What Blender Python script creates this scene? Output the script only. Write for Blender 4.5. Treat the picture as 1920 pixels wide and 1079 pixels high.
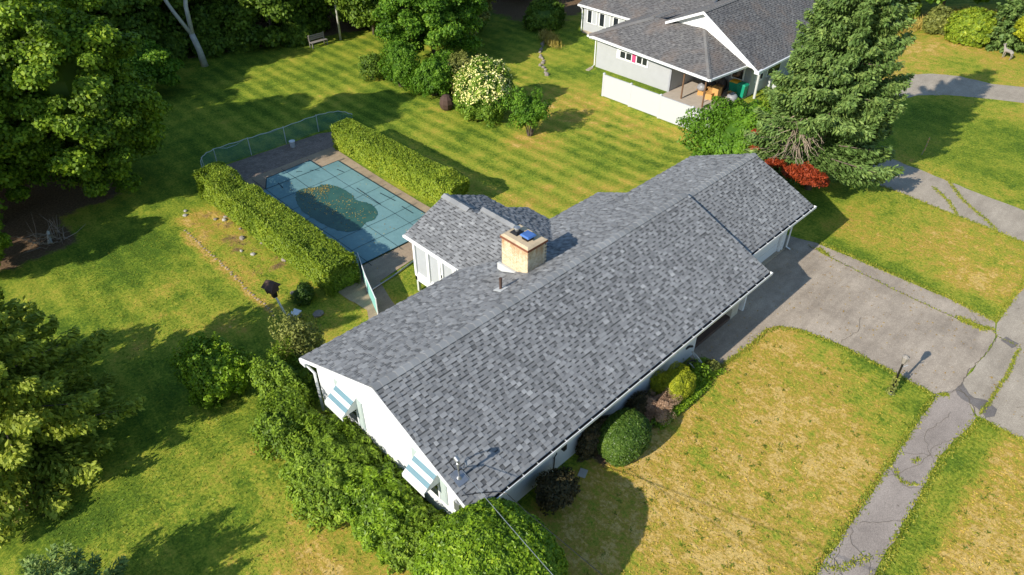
import bpy, math, random
import numpy as np
from mathutils import Vector, Matrix
for o in list(bpy.data.objects): bpy.data.objects.remove(o)
S = bpy.context.scene
R = math.radians
# ------------------------------------------------------------------ camera, sky, sun, exposure
cam_d = bpy.data.cameras.new('camera'); cam = bpy.data.objects.new('camera', cam_d)
S.collection.objects.link(cam); S.camera = cam
cam_d.sensor_width = 36; cam_d.lens = 25.268; cam_d.clip_start = .5; cam_d.clip_end = 2000
cam.location = (-7.5219, -9.2764, 19.787)
cam.rotation_euler = (math.pi/2 - 0.6655, 0, 0.7951 - math.pi/2)
SUN_EL, SUN_AZ = 30.0, -2.5        # sun rays travel along azimuth SUN_AZ
w = bpy.data.worlds.new('World'); S.world = w; w.use_nodes = True
nt = w.node_tree; nt.nodes.clear()
out = nt.nodes.new('ShaderNodeOutputWorld'); bg = nt.nodes.new('ShaderNodeBackground'); sk = nt.nodes.new('ShaderNodeTexSky')
sk.sky_type = 'NISHITA'; sk.sun_disc = False; sk.sun_elevation = R(SUN_EL); sk.sun_rotation = R(-90 + SUN_AZ)
sk.air_density = 1.6; sk.dust_density = .6; sk.ozone_density = 5.0
bg.inputs['Strength'].default_value = .10
nt.links.new(sk.outputs[0], bg.inputs[0]); nt.links.new(bg.outputs[0], out.inputs[0])
sd = bpy.data.lights.new('sun', 'SUN'); so = bpy.data.objects.new('sun', sd); S.collection.objects.link(so)
sd.energy = 4.1; sd.angle = R(.5); sd.color = (1, .93, .80)
dv = Vector((math.cos(R(SUN_AZ))*math.cos(R(SUN_EL)), math.sin(R(SUN_AZ))*math.cos(R(SUN_EL)), -math.sin(R(SUN_EL))))
so.rotation_euler = dv.to_track_quat('-Z', 'Y').to_euler(); so.location = (-40, 0, 40)
vs = S.view_settings; vs.view_transform = 'Standard'; vs.look = 'None'; vs.exposure = .72; vs.gamma = 1; vs.use_curve_mapping = False
S.cycles.max_bounces = 6; S.cycles.transparent_max_bounces = 12

# ------------------------------------------------------------------ terrain
def gz(x, y):
    t = np.clip((np.asarray(y, float) - 7)/6., 0, 1)
    return -1.0*t*t*(3 - 2*t)
def G(x, y): return float(gz(x, y))
rng = np.random.default_rng(7); random.seed(7)

# ------------------------------------------------------------------ materials
MATS = {}
def mat(name, build=None, col=(.5,.5,.5), rough=.7, metal=0., **kw):
    if name in MATS: return MATS[name]
    m = bpy.data.materials.new(name); m.use_nodes = True; MATS[name] = m
    n = m.node_tree; b = n.nodes['Principled BSDF']
    b.inputs['Base Color'].default_value = (*col, 1); b.inputs['Roughness'].default_value = rough
    b.inputs['Metallic'].default_value = metal
    b.inputs['Specular IOR Level'].default_value = kw.get('spec', .3)
    if build: build(n, b)
    return m
def N(n, t, **k):
    x = n.nodes.new(t)
    for a, v in k.items():
        if a in x.inputs.keys(): x.inputs[a].default_value = v
        else: setattr(x, a, v)
    return x
def pos(n, scale=(1,1,1), rot=(0,0,0)):
    g = n.nodes.new('ShaderNodeNewGeometry'); mp = N(n, 'ShaderNodeMapping'); mp.inputs['Scale'].default_value = scale; mp.inputs['Rotation'].default_value = rot
    n.links.new(g.outputs['Position'], mp.inputs[0]); return mp.outputs[0]
def noise(n, v, sc, det=3., rough=.6):
    t = N(n, 'ShaderNodeTexNoise'); t.inputs['Scale'].default_value = sc; t.inputs['Detail'].default_value = det; t.inputs['Roughness'].default_value = rough
    n.links.new(v, t.inputs['Vector']); return t.outputs['Fac']
def ramp(n, f, stops, interp='LINEAR'):
    r = N(n, 'ShaderNodeValToRGB'); r.color_ramp.interpolation = interp
    e = r.color_ramp.elements
    while len(e) < len(stops): e.new(.5)
    for i, (p, c) in enumerate(stops):
        e[i].position = p; e[i].color = (*c, 1) if len(c) == 3 else c
    n.links.new(f, r.inputs[0]); return r.outputs[0]
def mth(n, op, a, b=None, c=None):
    m = N(n, 'ShaderNodeMath', operation=op)
    for i, v in enumerate((a, b, c)):
        if v is None: continue
        if isinstance(v, (int, float)): m.inputs[i].default_value = v
        else: n.links.new(v, m.inputs[i])
    return m.outputs[0]
def mix(n, f, a, b, bt='MIX'):
    m = N(n, 'ShaderNodeMix', data_type='RGBA', blend_type=bt)
    for i, v in ((0, f), (6, a), (7, b)):
        if isinstance(v, (int, float)): m.inputs[i].default_value = v
        elif isinstance(v, tuple): m.inputs[i].default_value = (*v, 1)
        else: n.links.new(v, m.inputs[i])
    return m.outputs[2]
def bump(n, b, h, strength=.5, dist=.05):
    k = N(n, 'ShaderNodeBump'); k.inputs['Strength'].default_value = strength; k.inputs['Distance'].default_value = dist
    n.links.new(h, k.inputs['Height']); n.links.new(k.outputs[0], b.inputs['Normal'])
def attr(n, name):
    a = N(n, 'ShaderNodeAttribute', attribute_name=name); return a
def gray(v): return (v, v, v)

def mk_plain(name, col, rough=.6, metal=0., var=.25, sc=3., spec=.3, bmp=.15, bsc=40):
    def f(n, b):
        v = pos(n); a = noise(n, v, sc, 5); c = noise(n, v, bsc, 3)
        k = mth(n, 'MULTIPLY_ADD', mth(n, 'ADD', a, mth(n, 'MULTIPLY', c, .5)), 2*var, 1 - 1.5*var)
        n.links.new(mix(n, 1., col, k, 'MULTIPLY'), b.inputs['Base Color'])
        if bmp: bump(n, b, c, bmp, .01)
    return mat(name, f, col, rough, metal, spec=spec)
def mk_leaf(name, cols, trans=.3, rough=.55, hue=0.):
    """foliage: leaf colour follows a per-leaf attribute"""
    def f(n, b):
        a = attr(n, 'tone').outputs['Fac']
        st = [(i/(len(cols)-1), c) for i, c in enumerate(cols)]
        v = pos(n); big = noise(n, v, .6, 3)
        a2 = mth(n, 'ADD', a, mth(n, 'MULTIPLY', mth(n, 'SUBTRACT', big, .5), .5))
        c = ramp(n, a2, st); c = mix(n, 1., c, (1.62, 1.38, 1.15), 'MULTIPLY')
        n.links.new(c, b.inputs['Base Color'])
        t = N(n, 'ShaderNodeBsdfTranslucent'); n.links.new(mix(n, 1., c, (1.0, 1.0, .45), 'MULTIPLY'), t.inputs[0])
        m = N(n, 'ShaderNodeMixShader'); m.inputs[0].default_value = trans
        n.links.new(b.outputs[0], m.inputs[1]); n.links.new(t.outputs[0], m.inputs[2])
        n.links.new(m.outputs[0], n.nodes['Material Output'].inputs[0])
    return mat(name, f, cols[0], rough, spec=.25)

def f_lawn(n, b):
    v = pos(n); A = attr(n, 'lawn').outputs['Color']
    sep = N(n, 'ShaderNodeSeparateColor'); n.links.new(A, sep.inputs[0])
    dry, soil, strp = sep.outputs[0], sep.outputs[1], sep.outputs[2]
    n1 = noise(n, v, .22, 4, .55); n2 = noise(n, v, 1.3, 5, .7); n3 = noise(n, v, 9, 5, .75); n4 = noise(n, v, 38, 3, .7)
    vs_ = pos(n, (1.0, .03, 1)); wv = N(n, 'ShaderNodeTexWave', wave_type='BANDS', bands_direction='X', wave_profile='SIN')
    wv.inputs['Scale'].default_value = .27; wv.inputs['Distortion'].default_value = .0; wv.inputs['Detail'].default_value = 2; wv.inputs['Detail Scale'].default_value = 1.2
    wob = noise(n, pos(n, (.12,.12,1)), 1.0, 1); ad = N(n, 'ShaderNodeVectorMath', operation='ADD'); cx_ = N(n, 'ShaderNodeCombineXYZ'); n.links.new(mth(n, 'MULTIPLY', wob, .5), cx_.inputs[0])
    n.links.new(vs_, ad.inputs[0]); n.links.new(cx_.outputs[0], ad.inputs[1]); n.links.new(ad.outputs[0], wv.inputs[0])
    stripe = mth(n, 'MULTIPLY', mth(n, 'SUBTRACT', wv.outputs['Fac'], .5), strp)
    n5 = noise(n, pos(n, (1.0, .42, 1), (0,0,.5)), 5.5, 5, .75)
    d = mth(n, 'ADD', dry, mth(n, 'MULTIPLY', mth(n, 'SUBTRACT', n1, .5), 1.25))
    d = mth(n, 'ADD', d, mth(n, 'MULTIPLY', mth(n, 'SUBTRACT', n2, .5), mth(n, 'MULTIPLY_ADD', dry, 2.1, .25)))
    d = mth(n, 'ADD', d, mth(n, 'MULTIPLY', mth(n, 'SUBTRACT', n5, .5), mth(n, 'MULTIPLY_ADD', dry, 1.6, .35)))
    d = mth(n, 'ADD', d, mth(n, 'MULTIPLY', mth(n, 'SUBTRACT', n3, .5), 1.15))
    d = mth(n, 'ADD', d, mth(n, 'MULTIPLY', stripe, .20))
    c = ramp(n, d, [(0, (.075,.135,.014)), (.2, (.145,.215,.020)), (.40, (.265,.305,.032)), (.58, (.36,.325,.046)), (.76, (.46,.30,.058)), (1, (.60,.42,.14))])
    k = mth(n, 'ADD', mth(n, 'MULTIPLY', n3, 1.0), mth(n, 'MULTIPLY', n4, 1.5))
    k = mth(n, 'SUBTRACT', k, .18)
    k = mth(n, 'ADD', k, mth(n, 'MULTIPLY', stripe, .32))
    c = mix(n, 1., c, k, 'MULTIPLY')
    sf = mth(n, 'ADD', soil, mth(n, 'MULTIPLY', mth(n, 'SUBTRACT', n2, .5), 1.4))
    sf = mth(n, 'MULTIPLY', mth(n, 'SUBTRACT', sf, .42), 4.0)
    sfc = N(n, 'ShaderNodeClamp'); n.links.new(sf, sfc.inputs[0])
    sc_ = ramp(n, n3, [(.25, (.07,.045,.028)), (.5, (.17,.11,.065)), (.75, (.30,.21,.13))])
    c = mix(n, sfc.outputs[0], c, sc_)
    n.links.new(c, b.inputs['Base Color'])
    h = mth(n, 'ADD', mth(n, 'MULTIPLY', n3, 1.0), mth(n, 'MULTIPLY', n4, .6))
    bump(n, b, h, .9, .07)
M_LAWN = mat('lawn_grass', f_lawn, rough=.9, spec=.1)

def mk_asphalt(name, c0, c1, patch=.5):
    def f(n, b):
        v = pos(n); a = noise(n, v, .5, 5, .65); g_ = noise(n, v, 45, 2, .8); s = noise(n, v, 3.2, 5, .7)
        st = noise(n, pos(n, (.35, 2.2, 1)), .9, 4, .6)
        k = mth(n, 'ADD', mth(n, 'MULTIPLY', a, .5), mth(n, 'MULTIPLY', st, .35)); k = mth(n, 'ADD', k, mth(n, 'MULTIPLY', s, .25))
        c = ramp(n, k, [(.35, c0), (.68, c1)])
        gg = mth(n, 'MULTIPLY_ADD', g_, 1.0, .5)
        c = mix(n, 1., c, gg, 'MULTIPLY')
        sp = ramp(n, noise(n, v, 5.5, 2, .5), [(.70, (1,1,1)), (.76, (.55,.53,.5))])
        c = mix(n, .8, c, sp, 'MULTIPLY')
        vr = N(n, 'ShaderNodeTexVoronoi'); vr.inputs['Scale'].default_value = 26; n.links.new(v, vr.inputs['Vector']); c = mix(n, .32, c, mix(n, 1., c, mth(n, 'MULTIPLY_ADD', vr.outputs['Distance'], 1.5, .45), 'MULTIPLY'))
        n.links.new(c, b.inputs['Base Color']); bump(n, b, g_, .4, .012)
    return mat(name, f, c0, .9, spec=.2)
M_DRIVE = mk_asphalt('driveway_asphalt', (.185,.152,.120), (.40,.335,.268))
M_ROAD = mk_asphalt('road_asphalt', (.225,.19,.15), (.39,.335,.27))
M_PATH = mk_asphalt('path_asphalt', (.205,.172,.15), (.33,.28,.245))
M_DARKPATCH = mk_asphalt('tar_patch', (.10,.09,.085), (.19,.17,.16))
M_CRACK = mk_plain('crack_filler', (.14,.118,.095), .9)
M_CONC = mk_asphalt('concrete', (.24,.20,.15), (.40,.34,.26))
M_DECK = mk_asphalt('pool_deck_concrete', (.20,.15,.105), (.38,.29,.20))
def f_paver(n, b):
    v = pos(n); br = N(n, 'ShaderNodeTexBrick'); br.inputs['Scale'].default_value = 4.2; n.links.new(v, br.inputs[0])
    br.inputs['Color1'].default_value = (.20,.15,.12,1); br.inputs['Color2'].default_value = (.28,.22,.18,1); br.inputs['Mortar'].default_value = (.10,.085,.07,1); br.inputs['Mortar Size'].default_value = .02
    c = mix(n, 1., br.outputs[0], mth(n, 'MULTIPLY_ADD', noise(n, v, 2.5, 5), 1.2, .4), 'MULTIPLY'); n.links.new(c, b.inputs['Base Color']); bump(n, b, br.outputs[1], -.3, .01)
M_PAVER = mat('brick_paving', f_paver, rough=.9)

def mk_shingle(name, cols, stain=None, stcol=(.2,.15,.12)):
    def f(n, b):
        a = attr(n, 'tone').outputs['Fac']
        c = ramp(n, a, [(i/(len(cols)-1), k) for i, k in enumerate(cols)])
        v = pos(n); g_ = noise(n, v, 130, 2, .8); big = noise(n, v, .55, 4, .6)
        c = mix(n, 1., c, mth(n, 'MULTIPLY_ADD', g_, .5, .75), 'MULTIPLY')
        c = mix(n, 1., c, mth(n, 'MULTIPLY_ADD', big, .25, .88), 'MULTIPLY')
        smu = ramp(n, noise(n, v, 1.1, 4, .62), [(.42, gray(1)), (.66, gray(.80))]); c = mix(n, .8, c, smu, 'MULTIPLY')
        stk = noise(n, pos(n, (2.6, .35, 1)), 1.0, 4, .6); c = mix(n, 1., c, mth(n, 'MULTIPLY_ADD', stk, .16, .93), 'MULTIPLY')
        if stain:
            s = ramp(n, noise(n, v, .5, 5, .6), [(.5, gray(0)), (.68, gray(1))]); c = mix(n, mth(n, 'MULTIPLY', s, stain), c, stcol)
        n.links.new(c, b.inputs['Base Color']); bump(n, b, g_, .3, .006)
    return mat(name, f, cols[0], .88, spec=.25)
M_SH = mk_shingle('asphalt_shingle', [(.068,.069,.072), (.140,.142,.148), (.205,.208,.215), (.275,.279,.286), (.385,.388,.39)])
M_SHN = mk_shingle('aged_shingle', [(.065,.063,.065), (.10,.097,.10), (.135,.131,.133), (.17,.166,.164), (.225,.218,.214)], .5)

def f_siding(n, b, c0=(.70,.71,.72)):
    v = pos(n); g = n.nodes.new('ShaderNodeNewGeometry'); sx = N(n, 'ShaderNodeSeparateXYZ'); n.links.new(g.outputs['Position'], sx.inputs[0])
    fr = mth(n, 'FRACT', mth(n, 'MULTIPLY', sx.outputs[2], 8.0))
    c = mix(n, 1., c0, mth(n, 'MULTIPLY_ADD', noise(n, v, 2.2, 5), .16, .9), 'MULTIPLY')
    n.links.new(c, b.inputs['Base Color']); bump(n, b, fr, .55, .014)
M_WHITE = mat('white_siding', f_siding, rough=.6)
M_GREY = mat('grey_siding', lambda n, b: f_siding(n, b, (.40,.41,.43)), rough=.65)
M_TRIM = mk_plain('white_trim', (.70,.71,.72), .45, var=.05, bmp=0)
M_TRIMG = mk_plain('weathered_trim', (.50,.51,.51), .6, var=.15)
M_VINYL = mk_plain('white_vinyl', (.46,.47,.49), .35, var=.03, bmp=0)
M_GLASS = mat('window_glass', None, (.02,.025,.03), .08, spec=.6)
M_CURT = mk_plain('pale_curtain_glass', (.40,.42,.45), .25, var=.1, bmp=0)
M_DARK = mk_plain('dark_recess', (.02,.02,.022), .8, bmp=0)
M_BLACK = mk_plain('black_metal', (.018,.018,.02), .4, .3, bmp=0)
M_GALV = mk_plain('galvanised_metal', (.42,.43,.45), .35, .8, bmp=0)
M_BLUEM = mk_plain('blue_painted_metal', (.07,.16,.42), .35, .2, bmp=0)
M_BROWNW = mk_plain('dark_brown_wood', (.075,.045,.035), .8)
M_WOOD = mk_plain('brown_wood', (.16,.09,.05), .8)
M_GREYWOOD = mk_plain('grey_weathered_wood', (.26,.235,.21), .85)
def f_brk(n, b):
    v = pos(n); sx = N(n, 'ShaderNodeSeparateXYZ'); n.links.new(v, sx.inputs[0])
    a = noise(n, v, 6, 5, .7); s = noise(n, pos(n, (4, 4, .8)), 1.2, 4, .6)
    c = ramp(n, a, [(.3, (.42,.32,.19)), (.55, (.62,.52,.36)), (.8, (.74,.68,.56))])
    # rust-brown runs below the crown and a mottled darker base
    top = ramp(n, mth(n, 'ADD', sx.outputs[2], mth(n, 'MULTIPLY', s, .9)), [(0, gray(0)), (1, gray(1))])
    t = mth(n, 'ADD', mth(n, 'MULTIPLY', mth(n, 'SUBTRACT', sx.outputs[2], 4.25), 1.6), mth(n, 'MULTIPLY', mth(n, 'SUBTRACT', s, .5), 3.0))
    tc = N(n, 'ShaderNodeClamp'); n.links.new(t, tc.inputs[0])
    c = mix(n, mth(n, 'MULTIPLY', tc.outputs[0], .7), c, (.36,.17,.06))
    lo = mth(n, 'ADD', mth(n, 'MULTIPLY', mth(n, 'SUBTRACT', 3.55, sx.outputs[2]), 1.5), mth(n, 'MULTIPLY', mth(n, 'SUBTRACT', a, .5), 4.0))
    lc = N(n, 'ShaderNodeClamp'); n.links.new(lo, lc.inputs[0])
    c = mix(n, mth(n, 'MULTIPLY', lc.outputs[0], .6), c, (.12,.10,.08))
    n.links.new(c, b.inputs['Base Color']); bump(n, b, a, .3, .01)
M_CHB = mat('stained_white_brick', f_brk, rough=.85)
M_MORT = mk_plain('mortar', (.55,.50,.42), .9)
M_CROWN = mk_plain('mortar_crown', (.48,.38,.26), .9, var=.4)
M_RUSTB = mk_plain('red_brown_brick', (.20,.075,.04), .9, var=.4)
def f_pier(n, b):
    v = pos(n, (1,1,1), (R(90),0,0)); br = N(n, 'ShaderNodeTexBrick'); br.inputs['Scale'].default_value = 4.5; n.links.new(v, br.inputs[0])
    br.inputs['Color1'].default_value = (.46,.42,.34,1); br.inputs['Color2'].default_value = (.55,.50,.42,1); br.inputs['Mortar'].default_value = (.36,.33,.28,1); br.inputs['Mortar Size'].default_value = .015
    n.links.new(br.outputs[0], b.inputs['Base Color'])
M_PIER = mat('tan_brick', f_pier, rough=.85)
M_STEP = mk_plain('brick_step', (.10,.065,.05), .9, var=.35)
M_BARK = mk_plain('tree_bark', (.13,.10,.08), .9, var=.4, sc=6)
M_BIRCH = mk_plain('pale_grey_bark', (.48,.46,.42), .85, var=.5, sc=3.5)
M_TWIG = mk_plain('dead_twig', (.33,.26,.20), .9, var=.3)
M_PTWIG = mk_plain('pinkish_dead_twig', (.42,.26,.20), .9, var=.3)
M_ROCK = mk_plain('field_stone', (.25,.215,.185), .9, var=.4, sc=4)
M_ROCKL = mk_plain('pale_stone', (.40,.375,.34), .9, var=.25, sc=4)
M_TEALST = mk_plain('teal_awning_stripe', (.13,.23,.28), .5, var=.12, bmp=0)
M_AWN = mk_plain('white_awning_metal', (.58,.60,.59), .45, var=.08, bmp=0)
M_SHUT = mk_plain('pale_green_shutter', (.38,.44,.43), .55, var=.08)
def f_cover(n, b):
    v = pos(n); a = noise(n, v, .45, 4, .6); s = noise(n, v, 6, 4, .7)
    c = ramp(n, a, [(.3, (.125,.235,.245)), (.7, (.18,.315,.325))]); c = mix(n, 1., c, mth(n, 'MULTIPLY_ADD', s, .4, .8), 'MULTIPLY')
    n.links.new(c, b.inputs['Base Color']); bump(n, b, noise(n, v, 1.1, 3, .5), .25, .12)
M_COVER = mat('teal_pool_cover', f_cover, rough=.5, spec=.35)
M_STRAP = mk_plain('dark_cover_strap', (.02,.045,.055), .7, bmp=0)
def f_pud(n, b):
    v = pos(n); c = ramp(n, noise(n, v, 1.2, 4), [(.3, (.022,.075,.060)), (.7, (.042,.115,.085))]); n.links.new(c, b.inputs['Base Color'])
M_PUD = mat('puddle_water', f_pud, rough=.25, spec=.35)
def f_net(n, b):
    tr = N(n, 'ShaderNodeBsdfTransparent'); m = N(n, 'ShaderNodeMixShader'); m.inputs[0].default_value = .42
    b.inputs['Base Color'].default_value = (.08,.24,.19,1)
    n.links.new(tr.outputs[0], m.inputs[1]); n.links.new(b.outputs[0], m.inputs[2]); n.links.new(m.outputs[0], n.nodes['Material Output'].inputs[0])
M_NET = mat('green_mesh_netting', f_net, rough=.8)
M_NETS = mk_plain('teal_fence_screen', (.22,.48,.44), .7, var=.15)
M_CARD = mk_plain('cardboard', (.52,.29,.10), .85, var=.2)
M_BINY = mk_plain('yellow_lid_plastic', (.60,.33,.03), .5, var=.1)
M_BING = mk_plain('green_plastic', (.01,.25,.15), .45, var=.1)
M_BAG = mk_plain('grey_plastic_bag', (.24,.24,.26), .4, var=.4, sc=8)
M_CLUT = mk_plain('dark_clutter', (.06,.05,.05), .8, var=.5)
M_PINK = mk_plain('pink_panel', (.62,.06,.17), .6, bmp=0)
M_GREYP = mk_plain('patio_concrete', (.42,.36,.30), .9)
M_GDARK = mk_plain('shaded_grey_stucco', (.30,.31,.34), .8)  # grey darkened to hold the shade of the covered walls
# foliage
L_MAPLE = mk_leaf('maple_leaf', [(.045,.09,.008), (.075,.15,.012), (.13,.24,.02), (.22,.33,.03)], .35)
L_DARKM = mk_leaf('dark_tree_leaf', [(.035,.08,.012), (.065,.13,.016), (.105,.19,.024), (.16,.26,.035)], .3)
L_BRIGHT = mk_leaf('bright_tree_leaf', [(.03,.085,.008), (.055,.145,.012), (.095,.215,.020), (.16,.30,.035)], .35)
L_SPRUCE = mk_leaf('spruce_needle', [(.028,.06,.014), (.055,.115,.03), (.095,.175,.055), (.15,.235,.07)], .15)
L_SPRUCEY = mk_leaf('yellow_green_needle', [(.05,.09,.012), (.095,.155,.020), (.16,.235,.030), (.24,.32,.05)], .32)
L_RHODO = mk_leaf('shrub_leaf', [(.04,.085,.008), (.075,.145,.012), (.13,.23,.02), (.22,.33,.04)], .25)
L_BUSH = mk_leaf('glossy_round_bush_leaf', [(.045,.10,.007), (.085,.17,.011), (.14,.26,.018), (.24,.36,.03)], .25, .45)
L_BOX = mk_leaf('boxwood_leaf', [(.02,.05,.008), (.035,.08,.012), (.06,.12,.02), (.10,.17,.035)], .15, .4)
L_HEDGE = mk_leaf('yew_hedge_needle', [(.05,.10,.01), (.095,.165,.015), (.16,.245,.02), (.27,.33,.035)], .2)
L_HYD = mk_leaf('hydrangea_leaf', [(.04,.10,.01), (.08,.17,.02), (.14,.25,.03), (.2,.32,.05)], .3)
L_FLOW = mk_leaf('cream_flower', [(.35,.42,.12), (.55,.60,.25), (.75,.78,.50)], .2)
L_YEL = mk_leaf('golden_leaf', [(.10,.14,.01), (.17,.23,.015), (.26,.32,.02), (.36,.40,.04)], .25)
L_RED = mk_leaf('rust_red_needle', [(.09,.015,.006), (.17,.03,.010), (.25,.055,.018)], .15)
L_PINK = mk_leaf('dead_pink_leaf', [(.17,.125,.095), (.28,.21,.165), (.38,.31,.26)], .1)
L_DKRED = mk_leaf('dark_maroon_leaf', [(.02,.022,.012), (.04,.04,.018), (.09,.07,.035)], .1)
L_WEED = mk_leaf('weed_blade', [(.06,.11,.01), (.14,.18,.02), (.26,.26,.04)], .2)
L_STRAW = mk_leaf('straw_blade', [(.16,.15,.04), (.25,.23,.06), (.34,.31,.10)], .2)
L_OLIVE = mk_leaf('olive_leaf', [(.05,.075,.02), (.09,.12,.03), (.15,.19,.05), (.24,.28,.09)], .25)
L_LITTER = mk_leaf('fallen_leaf', [(.16,.10,.015), (.28,.22,.03), (.40,.36,.13)], .1)

# ------------------------------------------------------------------ object helpers
C = S.collection
def setp(o, label=None, cat=None, group=None, kind=None):
    if label: o['label'] = label
    if cat: o['category'] = cat
    if group: o['group'] = group
    if kind: o['kind'] = kind
    return o
def thing(name, loc, label, cat, group=None):
    o = bpy.data.objects.new(name, None); C.objects.link(o); o.location = loc; o.empty_display_size = .3
    return setp(o, label, cat, group)
def wloc(o):
    v = Vector((0,0,0))
    while o is not None: v += o.location; o = o.parent
    return v
class MB:
    """collects faces in world coordinates, builds one mesh object"""
    def __init__(s): s.v = []; s.f = []; s.m = []; s.t = []; s.mats = []
    def mi(s, m):
        if m not in s.mats: s.mats.append(m)
        return s.mats.index(m)
    def poly(s, pts, m=None, tone=.5):
        k = len(s.v); s.v += [tuple(map(float, p)) for p in pts]; s.f.append(tuple(range(k, k+len(pts)))); s.m.append(s.mi(m)); s.t.append(tone)
    def mesh(s, pts, faces, m=None, tone=.5):
        k = len(s.v); s.v += [tuple(map(float, p)) for p in pts]
        for f in faces: s.f.append(tuple(i+k for i in f)); s.m.append(s.mi(m)); s.t.append(tone)
        return s
    def box(s, a, b, m=None, rz=0., c=None):
        x0,y0,z0 = a; x1,y1,z1 = b
        P = [(x0,y0,z0),(x1,y0,z0),(x1,y1,z0),(x0,y1,z0),(x0,y0,z1),(x1,y0,z1),(x1,y1,z1),(x0,y1,z1)]
        if rz:
            cx, cy = c if c else ((x0+x1)/2, (y0+y1)/2); co, si = math.cos(rz), math.sin(rz)
            P = [(cx+(x-cx)*co-(y-cy)*si, cy+(x-cx)*si+(y-cy)*co, z) for x,y,z in P]
        return s.mesh(P, [(0,3,2,1),(4,5,6,7),(0,1,5,4),(1,2,6,5),(2,3,7,6),(3,0,4,7)], m)
    def prism(s, low, high, m=None):
        n = len(low); return s.mesh(list(low)+list(high), [tuple(range(n-1,-1,-1)), tuple(range(n,2*n))] + [(i,(i+1)%n,n+(i+1)%n,n+i) for i in range(n)], m)
    def tube(s, pts, rad, m=None, seg=8, cap=True):
        pts = [Vector(p) for p in pts]
        if not hasattr(rad, '__len__'): rad = [rad]*len(pts)
        V = []; F = []
        for i, p in enumerate(pts):
            d = (pts[min(i+1, len(pts)-1)] - pts[max(i-1, 0)])
            d = d.normalized() if d.length > 1e-9 else Vector((0,0,1))
            a = d.cross(Vector((0,0,1)) if abs(d.z) < .9 else Vector((1,0,0))).normalized(); b = d.cross(a)
            for k in range(seg):
                t = 2*math.pi*k/seg; V.append(p + (a*math.cos(t) + b*math.sin(t))*rad[i])
        for i in range(len(pts)-1):
            for k in range(seg): F.append((i*seg+k, i*seg+(k+1)%seg, (i+1)*seg+(k+1)%seg, (i+1)*seg+k))
        if cap: F.append(tuple(range(seg-1,-1,-1))); F.append(tuple(range((len(pts)-1)*seg, len(pts)*seg)))
        return s.mesh(V, F, m)
    def sphere(s, c, r, m=None, seg=10, rings=6, fn=None):
        V = []; F = []
        r = r if hasattr(r, '__len__') else (r,r,r)
        for i in range(rings+1):
            a = math.pi*i/rings
            for k in range(seg):
                t = 2*math.pi*k/seg; d = (math.sin(a)*math.cos(t), math.sin(a)*math.sin(t), math.cos(a)); q = fn(d) if fn else 1
                V.append((c[0]+d[0]*r[0]*q, c[1]+d[1]*r[1]*q, c[2]+d[2]*r[2]*q))
        for i in range(rings):
            for k in range(seg): F.append((i*seg+k, (i+1)*seg+k, (i+1)*seg+(k+1)%seg, i*seg+(k+1)%seg))
        return s.mesh(V, F, m)
    def build(s, name, m=None, parent=None, smooth=False, origin=None):
        if parent is not None: off = wloc(parent)
        else: off = Vector(origin) if origin is not None else Vector((0,0,0))
        me = bpy.data.meshes.new(name); me.from_pydata([(x-off.x, y-off.y, z-off.z) for x,y,z in s.v], [], s.f)
        mats = [m if q is None else q for q in s.mats]
        for q in mats: me.materials.append(q)
        me.polygons.foreach_set('material_index', s.m)
        a = me.attributes.new('tone', 'FLOAT', 'FACE'); a.data.foreach_set('value', s.t)
        if smooth: me.polygons.foreach_set('use_smooth', [True]*len(me.polygons))
        me.update()
        o = bpy.data.objects.new(name, me); C.objects.link(o)
        if parent is not None: o.parent = parent
        else: o.location = off
        return o
def leafmesh(name, P, Nn, size, asp, tone, m, parent=None, T=None, extra=None, jit=.5, origin=None):
    """kite-shaped leaves at points P facing normals Nn; extra = MB with trunk-like geometry of the same part"""
    n = len(P); P = np.asarray(P, float)
    Nn = Nn + rng.normal(0, jit, (n,3)); Nn /= np.linalg.norm(Nn, axis=1)[:,None]+1e-9
    if T is None: T = rng.normal(0, 1, (n,3))
    T = T - (T*Nn).sum(1)[:,None]*Nn; T /= np.linalg.norm(T, axis=1)[:,None]+1e-9
    B = np.cross(Nn, T); sz = (np.asarray(size)*rng.uniform(.7, 1.3, n))[:,None]
    V = np.stack([P - T*sz*.5, P + B*sz*asp*.5 + T*sz*.08, P + T*sz*.5, P - B*sz*asp*.5 + T*sz*.08], 1).reshape(-1,3)
    off = np.array(wloc(parent)) if parent is not None else (np.array(origin) if origin is not None else np.zeros(3)); V = V - off
    me = bpy.data.meshes.new(name); me.vertices.add(4*n); me.vertices.foreach_set('co', V.astype(np.float32).ravel())
    me.loops.add(4*n); me.loops.foreach_set('vertex_index', np.arange(4*n, dtype=np.int32))
    me.polygons.add(n); me.polygons.foreach_set('loop_start', np.arange(0, 4*n, 4, dtype=np.int32))
    a = me.attributes.new('tone', 'FLOAT', 'FACE'); a.data.foreach_set('value', np.clip(tone, 0, 1).astype(np.float32))
    me.materials.append(m); me.update(calc_edges=True)
    o = bpy.data.objects.new(name, me); C.objects.link(o)
    if parent is not None: o.parent = parent
    elif origin is not None: o.location = origin
    return o
def rdir(n, up=None):
    d = rng.normal(0, 1, (n,3)); d /= np.linalg.norm(d, axis=1)[:,None]; return d
class Lump:
    """smooth random radius function on the sphere"""
    def __init__(s, k=14, amp=.18, kappa=6.): s.d = rdir(k); s.a = rng.uniform(-amp, amp, k); s.k = kappa
    def __call__(s, D): return 1 + (np.exp(s.k*(D @ s.d.T - 1))*s.a).sum(1)
LAST_T = None
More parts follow.
